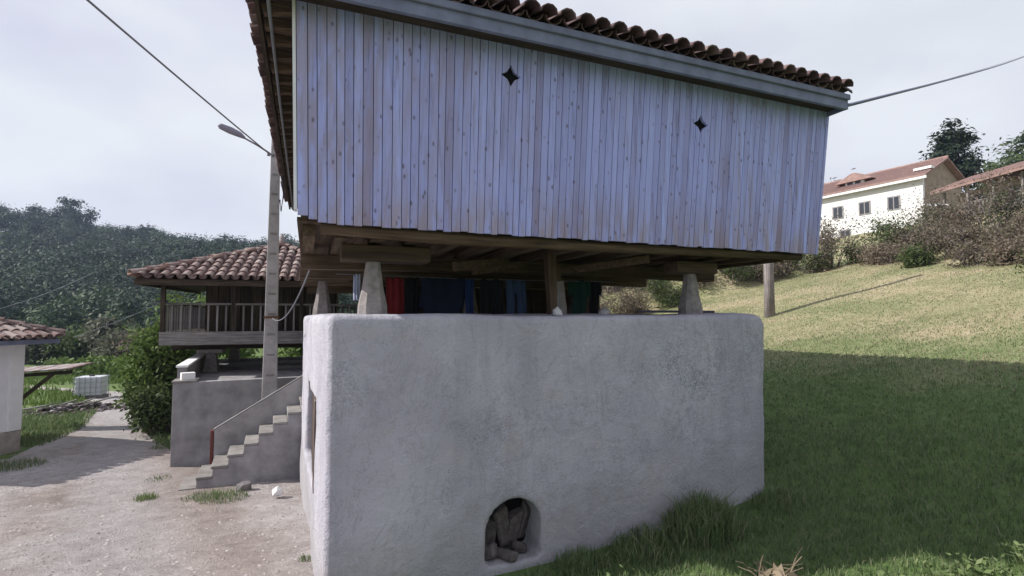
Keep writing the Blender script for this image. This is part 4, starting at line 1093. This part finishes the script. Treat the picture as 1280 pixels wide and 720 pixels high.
# scrub along the top of the meadow
k = 0
HG = 'scrub bushes along the bank above the meadow'
lab = ['grey twiggy scrub bush on the bank above the mown meadow', 'olive leafy scrub bush on the bank above the mown meadow', 'low brown scrub bush on the bank above the mown meadow']
kinds = ['leaf_scrub', 'leaf_mid', 'leaf_dry']
for row, (off, hh) in enumerate(((.9, 1.3), (3.0, 2.1), (5.6, 2.4))):
    path = [(3.6 + i * 1.05, 26.3 + off * .8 - .2) for i in range(13)] + [(15.5 + .135 * (10 - i * 1.5) + off * .9 - .3, 26 - i * 1.5) for i in range(9)]
    for x, y in path:
        x += rnd.uniform(-.5, .5); y += rnd.uniform(-.5, .5)
        if x / y > 1.25: continue
        q = rnd.choices([0, 1, 2], [5, 3, 2])[0] if row else rnd.choices([0, 1, 2], [3, 2, 5])[0]
        h2_ = hh * rnd.uniform(.7, 1.2) * (.95 if x < 14 else (.80 if y > 21 else .55))
        zone = 'seen beneath the granary floor' if x < 10.5 else ('behind the wooden pole' if x < 15.5 else ('below the white farmhouse' if y > 21.5 else 'below the gallery house'))
        shrub('scrub_bush', lab[q] + ', ' + zone, 'bush', x, y, h2_, h2_ * rnd.uniform(.55, .75), kinds[q], nstem=18 if row else 13, per=42, size=.06, spread=.2, group=HG, bare=.42)
        k += 1
print('scrub', k)
for x, y, h2_, lb in ((21.6, 26.5, 2.8, 'tall bare grey scrub tree in front of the farmhouse wall'), (21.0, 21.8, 3.0, 'bare grey fruit tree below the gallery house'), (16.6, 26.5, 2.6, 'leafy tall bush beside the right edge of the blue boarded wall')):
    shrub('bare_bush', lb, 'bush', x, y, h2_, 1.3, 'leaf_scrub', 20, 36, .055, .2, bare=.5 if 'bare' in lb else .1)

# left side shrubs
shrub('large_shrub', 'big bright green leafy shrub between the track and the terrace wall', 'shrub', -10.35, 15.0, 2.75, .72, 'leaf_bright', 40, 46, .075, .17)
shrub('climbing_plant', 'light green climber reaching up beside the gallery of the small granary', 'plant', -10.55, 15.9, 3.9, .42, 'leaf_bright', 20, 30, .08, .15)
shrub('leafy_shrub', 'lower half of green growth at the foot of the terrace wall corner', 'shrub', -9.55, 13.9, 1.25, .5, 'leaf_mid', 22, 34, .07, .14)
tree('garden_tree', 'sunlit green tree seen through the gallery of the small granary', 'tree', -13.2, 22.5, 4.6, 2.0, 'leaf_bright', 40, 50, .16, .32, .2)
shrub('garden_bush', 'green bush showing between the small granary floor and the terrace', 'bush', -7.8, 20.5, 3.1, 1.4, 'leaf_bright', 30, 40, .1, .24)
shrub('garden_bush', 'second green bush right of the lamp pole behind the terrace', 'bush', -6.3, 19.5, 3.0, 1.4, 'leaf_mid', 30, 40, .1, .24)
tree('round_tree', 'grey green rounded tree standing alone in front of the dark forest', 'tree', -35.5, 45, 4.4, 1.5, 'leaf_greygreen', 34, 46, .24, .36, .12)
i = 0
for x, y, h2_, m_, lb in ((-42, 46, 2.6, 'leaf_greygreen', 'pale grey bush at the field edge left of the rounded tree'), (-38.8, 45.5, 2.5, 'leaf_mid', 'green bush touching the left of the rounded grey tree'), (-33, 44, 2.6, 'leaf_greygreen', 'grey brown bush right of the rounded tree'),
                      (-30.3, 43, 2.5, 'leaf_scrub', 'brownish bush behind the bright shrub at the field edge'), (-45, 46, 2.1, 'leaf_greygreen', 'low grey bush at field edge behind the white house roof'), (-27.5, 42, 2.8, 'leaf_mid', 'olive bush at the far field edge near the gallery corner')):
    shrub('field_bush', lb, 'bush', x, y, h2_, h2_ * .75, m_, 22, 34, .2, .36, bare=.05)
# row of crops
V_, F_ = leaf_quads(np.concatenate([np.array([x, 33.5 + rnd.uniform(-1.2, 1.2), Hf(x, 33.5)]) + np.abs(rng.normal(size=(90, 3))) * [.4, .4, .45] * rng.choice([-1, 1], (90, 3)) * [1, 1, 0] + [0, 0, 1] * rng.random((90, 1)) * 1.2 for x in np.arange(-29, -16, .55)]), .17)
tag(link('crop_row', npmesh('crop_row', V_, F_, 'leaf_bright')), 'band of bright green crops across the field behind the white tank', 'crops', kind='stuff')
x = rng.uniform(-34, -14, 22000); y = rng.uniform(19, 44, 22000)
kp = (x < edge_l(np.minimum(y, 26)) - .3) | (y > 27.5)
x, y = x[kp], y[kp]
V_, F_ = blades(x, y, .16 + .25 * rng.random(len(x)), .05, .7)
tag(link('field_grass', npmesh('field_grass', V_, F_, 'leaf_bright')), 'green grass of the field beyond the track', 'grass', kind='stuff')

# grass --------------------------------------------------------------
def in_base(x, y):
    t_ = x * U.x + y * U.y; d = x * Vv.x + y * Vv.y
    return (t_ > .0) & (t_ < 5.55) & (d > 4.86) & (d < 10.5)
def right_of_yard(x, y): return x > edge_r(y) + .05
def dry_past_shade(x, y):  # same onset: blade colour also deepens the granary's shadow
    nz = np.array([mnoise.noise((a * .55, b * .55, 0)) for a, b in zip(x, y)]) * .5 + .5
    return np.clip((.075 * x + .055 * y + nz * .8 - 1.38) / .42, 0, 1)
def scatter(n, x0, x1, y0, y1, power=1.0):
    y = y0 + (y1 - y0) * rng.random(n) ** power; x = x0 + (x1 - x0) * rng.random(n)
    k = (np.abs(x) < y * 1.22 + 1.8) & ~in_base(x, y)
    return x[k], y[k]
GV, GF, DV, DF = [], [], [], []
for (n, x0, x1, y0, y1, h0, h1, w_) in ((120000, -.9, 10, 3.4, 9.6, .05, .15, .008), (100000, 1.5, 15, 5, 15.5, .03, .09, .011), (75000, 4, 19, 9, 27, .03, .065, .018)):
    x, y = scatter(n, x0, x1, y0, y1)
    dist = np.hypot(x, y) + rng.normal(size=len(x)) * .8
    if y0 < 5:
        k = right_of_yard(x, y) & ((x > .6 + .5 * (y < 4.6)) | (rng.random(len(x)) < np.clip((x + .6) / 1.4, 0, 1) ** 2)) & (rng.random(len(x)) < np.clip((9.8 - dist) / 4, 0, 1)); x, y = x[k], y[k]
    elif y0 < 9:
        k = rng.random(len(x)) < np.clip((dist - 5.5) / 4, 0, 1) * np.clip((18 - dist) / 6, 0, 1); x, y = x[k], y[k]
    else:
        k = rng.random(len(x)) < np.clip((dist - 12) / 5, 0, 1); x, y = x[k], y[k]
    k = bank_d(x, y) < .4; x, y = x[k], y[k]
    dr = dry_past_shade(x, y); pn = np.array([mnoise.noise((a * .35, b * .5, 8)) + .5 * mnoise.noise((a * 1.1, b * 1.4, 2)) for a, b in zip(x, y)]); pd = rng.random(len(x)) < dr * np.clip(.62 + .65 * pn, .2, .95)
    pat = np.array([mnoise.noise((a * 1.7, b * 1.7, 4)) for a, b in zip(x, y)]) * .5 + .5
    h = h0 + (h1 - h0) * (rng.random(len(x)) * .5 + pat * .6)
    if h1 > .15:   # longer where the mower does not reach, along the wall foot
        d = x * Vv.x + y * Vv.y; h = h * (1 + 1.1 * np.exp(-np.clip(4.9 - d, 0, 9) / .18))
    for msk, A, B in ((~pd, GV, GF), (pd, DV, DF)):
        V_, F_ = blades(x[msk], y[msk], h[msk], w_, .8); B.append(F_ + sum(len(q) for q in A)); A.append(V_)
tag(link('grass', npmesh('grass', np.concatenate(GV), np.concatenate(GF), 'grass_green')), 'green meadow grass on the slope beside the granary', 'grass', kind='stuff')
tag(link('dry_grass', npmesh('dry_grass', np.concatenate(DV), np.concatenate(DF), 'grass_dry')), 'pale dry mown grass on the upper meadow', 'grass', kind='stuff')
def tuft(label, x, y, n, rad, h, mat='grass_green', w_=.008, lean=.7, group=None, name='grass_tuft'):
    a = rng.random(n) * 6.283; r = rad * np.sqrt(rng.random(n)); xs = x + r * np.cos(a); ys_ = y + r * np.sin(a)
    V_, F_ = blades(xs, ys_, h * (.4 + .7 * rng.random(n)) * (1 - .5 * (r / rad) ** 2), w_, lean); z0 = Hf(x, y)
    o = link(name, npmesh(name, V_ - np.array([x, y, z0]), F_, mat)); o.location = (x, y, z0); return tag(o, label, 'grass', group)
wx = lambda t_, d: (W(t_, d).x, W(t_, d).y)
tuft('tall dark green grass clump against the rendered wall near its right end', *wx(4.12, 4.62), 1500, .42, .62, w_=.011)
tuft('smaller tall grass clump left of the big clump at the wall foot', *wx(3.4, 4.6), 700, .4, .34, w_=.010)
tuft('low grass clump at the right corner of the rendered wall', *wx(5.3, 4.62), 400, .35, .22, w_=.010)
tuft('grass growing at the right side of the arched hole', *wx(2.62, 4.66), 500, .3, .26, w_=.009)
tuft('short grass below the arched hole in the wall', *wx(2.15, 4.5), 350, .3, .15, w_=.009)
YG = 'grass tufts growing at the edges of the yard'
for x, y, n, r, h, lb in ((-4.55, 8.25, 420, .38, .26, 'largest green tuft at the foot of the stairs'), (-4.95, 8.35, 260, .3, .2, 'smaller green tuft left of the largest one along the stairs'), (-5.85, 8.35, 260, .18, .22, 'bright green tuft in the gravel before the lowest step'), (-2.25, 5.75, 130, .09, .12, 'small green tuft at the foot of the sunlit wall'),
                      (-10.1, 10.6, 700, .5, .28, 'dense grass at the plinth corner of the white house'), (-10.9, 10.1, 500, .5, .25, 'grass along the front plinth of the white house'), (-6.5, 9.6, 160, .22, .14, 'sparse tuft at the terrace wall corner'), (-8.1, 12.3, 300, .4, .25, 'grass strip at the side of the terrace wall')):
    tuft(lb, x, y, n, r, h, 'weed' if 'bright' in lb else 'grass_green', group=YG)
x = rng.uniform(-17, -11, 16000); y = rng.uniform(12.2, 20, 16000); kp = (x < edge_l(y) + .25) & (x > edge_l(y) - 3.2)
V_, F_ = blades(x[kp], y[kp], .08 + .16 * rng.random(kp.sum()), .02, .7)
tag(link('verge_grass', npmesh('verge_grass', V_, F_, 'grass_green')), 'green grass verge along the left of the track', 'grass', kind='stuff')
x = rng.uniform(-13, -8.3, 6000); y = rng.uniform(12.5, 18, 6000); kp = (x > edge_r(y) - .2) & (x < edge_r(y) + 1.3)
V_, F_ = blades(x[kp], y[kp], .08 + .22 * rng.random(kp.sum()), .02, .7)
tag(link('verge_grass', npmesh('verge_grass', V_, F_, 'grass_green')), 'rough grass at the right of the track below the big shrub', 'grass', kind='stuff')
# light weeds and dry stalks close to the camera
WG = 'pale weeds on the near verge'
def leafy_weed(label, x, y, n, rad, h, size):
    z0 = Hf(x, y); t_ = thing('weed', label, 'weed', (x, y, z0), 0, WG)
    mb = MB(); P = []
    for i in range(n):
        a = rnd.random() * 6.283; r = rad * rnd.random(); tip = Vector((r * math.cos(a), r * math.sin(a), h * rnd.uniform(.5, 1)))
        mb.tube([(tip.x * .4, tip.y * .4, -.02), tip.lerp(Vector((0, 0, h * .5)), .4), tip], [.004, .003, .002], 4, False)
        P.append(np.array(tip) + rng.normal(size=(7, 3)) * [.035, .035, .02])
    V_, F_ = leaf_quads(np.concatenate(P), size, 1.2)
    link('leaves', npmesh('leaves', V_, F_, 'weed'), t_); part('stem', mb, 'weed', t_)
for x, y, n, lb in ((3.55, 4.25, 26, 'leafy pale weed at the lower right of the verge'), (3.95, 4.32, 24, 'broad leaved weed left of the right frame corner'), (4.35, 4.4, 20, 'rightmost pale weed on the near verge'), (3.1, 4.3, 14, 'pale weed beside the dry stalks'), (.95, 4.62, 12, 'low weed in the sunlit grass below the arched hole')):
    leafy_weed(lb, x, y, n, .26, .17, .032)
tuft('tall pale sunlit grass stalks near the bottom middle', 1.0, 4.75, 320, .5, .26, 'weed', .007, .8)
ds = thing('dry_stalks', 'broken straw coloured dry stalks lying in the grass at lower right', 'dry stalks', (2.35, 4.75, Hf(2.35, 4.75)), 0)
for i in range(16):
    a = rnd.uniform(0, 6.28); l_ = rnd.uniform(.12, .34); p = Vector((rnd.uniform(-.18, .18), rnd.uniform(-.1, .1), rnd.uniform(.02, .12)))
    q = p + Vector((l_ * math.cos(a), l_ * .5 * math.sin(a), rnd.uniform(.02, .2)))
    part('stalk', MB().tube([p, p.lerp(q, .5) + Vector((0, 0, .03)), q], [.006, .005, .003], 5), 'straw', ds)
for i in range(9):
    p = np.array([rnd.uniform(-.15, .2), rnd.uniform(-.1, .1), rnd.uniform(.03, .15)]); V_, F_ = leaf_quads(p[None], .07)
    link('dry_leaf', npmesh('dry_leaf', V_, F_, 'straw'), ds)

# ------------------------------------------------------------------ forest across the valley
FV, FF = [], []; off_ = 0
cand = 0; placed = []
while len(placed) < 1350 and cand < 60000:
    cand += 1
    y = 66 + 190 * rng.random(); x = -y * 1.12 + rng.random() * (y * .95)
    if y + .1 * x < 52 or x > -8: continue
    if any((x - a) ** 2 + (y - b) ** 2 < 9 for a, b in placed[-400:]): continue
    placed.append((x, y))
for x, y in placed:
    h = rng.uniform(7, 12.5) * (.8 if y < 90 else 1); r = h * rng.uniform(.26, .40); z = Hf(x, y)
    con = rng.random() < .35
    n = 380
    ncl = 9; cc = rng.normal(size=(ncl, 3)); cc /= np.linalg.norm(cc, axis=1)[:, None]; cc[:, 2] = np.abs(cc[:, 2]) * 1.1 - .3
    cc = cc * [r, r, h * .38] * (.55 + .5 * rng.random((ncl, 1))) + [x, y, z + h * .58]
    if con: f = np.clip((cc[:, 2] - z) / h, 0, 1.1); cc[:, :2] = np.array([x, y]) + (cc[:, :2] - [x, y]) * (1.35 - f)[:, None] * .9
    P = np.repeat(cc, n // ncl + 1, 0)[:n] + rng.normal(size=(n, 3)) * [r * .24, r * .24, h * .08]
    V_, F_ = leaf_quads(P, .40 if y > 110 else .30, .25, np.repeat(cc, n // ncl + 1, 0)[:n] * .5 + np.array([x, y, z + h * .45]) * .5); FV.append(V_); FF.append(F_ + off_); off_ += len(V_)
tag(link('forest', npmesh('forest', np.concatenate(FV), np.concatenate(FF), 'leaf_forest')), 'dense dark wood covering the hill across the valley', 'forest', kind='stuff')
print('forest', len(placed))
RG = 'trees standing out on the hill crest'
for x, y, h, r, lb in ((-197, 226, 19, 9.0, 'largest round tree standing out on the crest of the wooded hill'), (-214, 228, 15, 3.4, 'narrow tree just left of the largest crest tree'), (-240, 230, 14, 6, 'crest tree at the far left edge of the hill'),
                       (-128, 225, 13, 3.5, 'thin crest tree above the left half of the small granary roof'), (-104, 222, 13, 4.0, 'crest tree just left of the lamp pole'), (-98, 218, 15, 4.5, 'crest tree between the lamp pole and the granary'), (-162, 226, 12, 3.4, 'small spiky tree midway along the crest')):
    tree('crest_tree', lb, 'tree', x, y, h, r, 'leaf_forest', 60, 70, .6, 1.1, .12, RG)

# ------------------------------------------------------------------ haze
hz = MB().bx(-410, 320, -130, 420, -9, 78)
t = bpy.data.materials.new('haze'); t.use_nodes = True; nt = t.node_tree; nt.nodes.clear()
ov_ = nt.nodes.new('ShaderNodeOutputMaterial'); pv = nt.nodes.new('ShaderNodeVolumePrincipled')
pv.inputs['Color'].default_value = (.58, .72, 1.0, 1); pv.inputs['Density'].default_value = .00034; pv.inputs['Anisotropy'].default_value = .2
nt.links.new(pv.outputs[0], ov_.inputs['Volume'])
M['haze'] = t
me = hz.mesh('haze', 'haze')
tag(link('haze', me), kind='stuff')
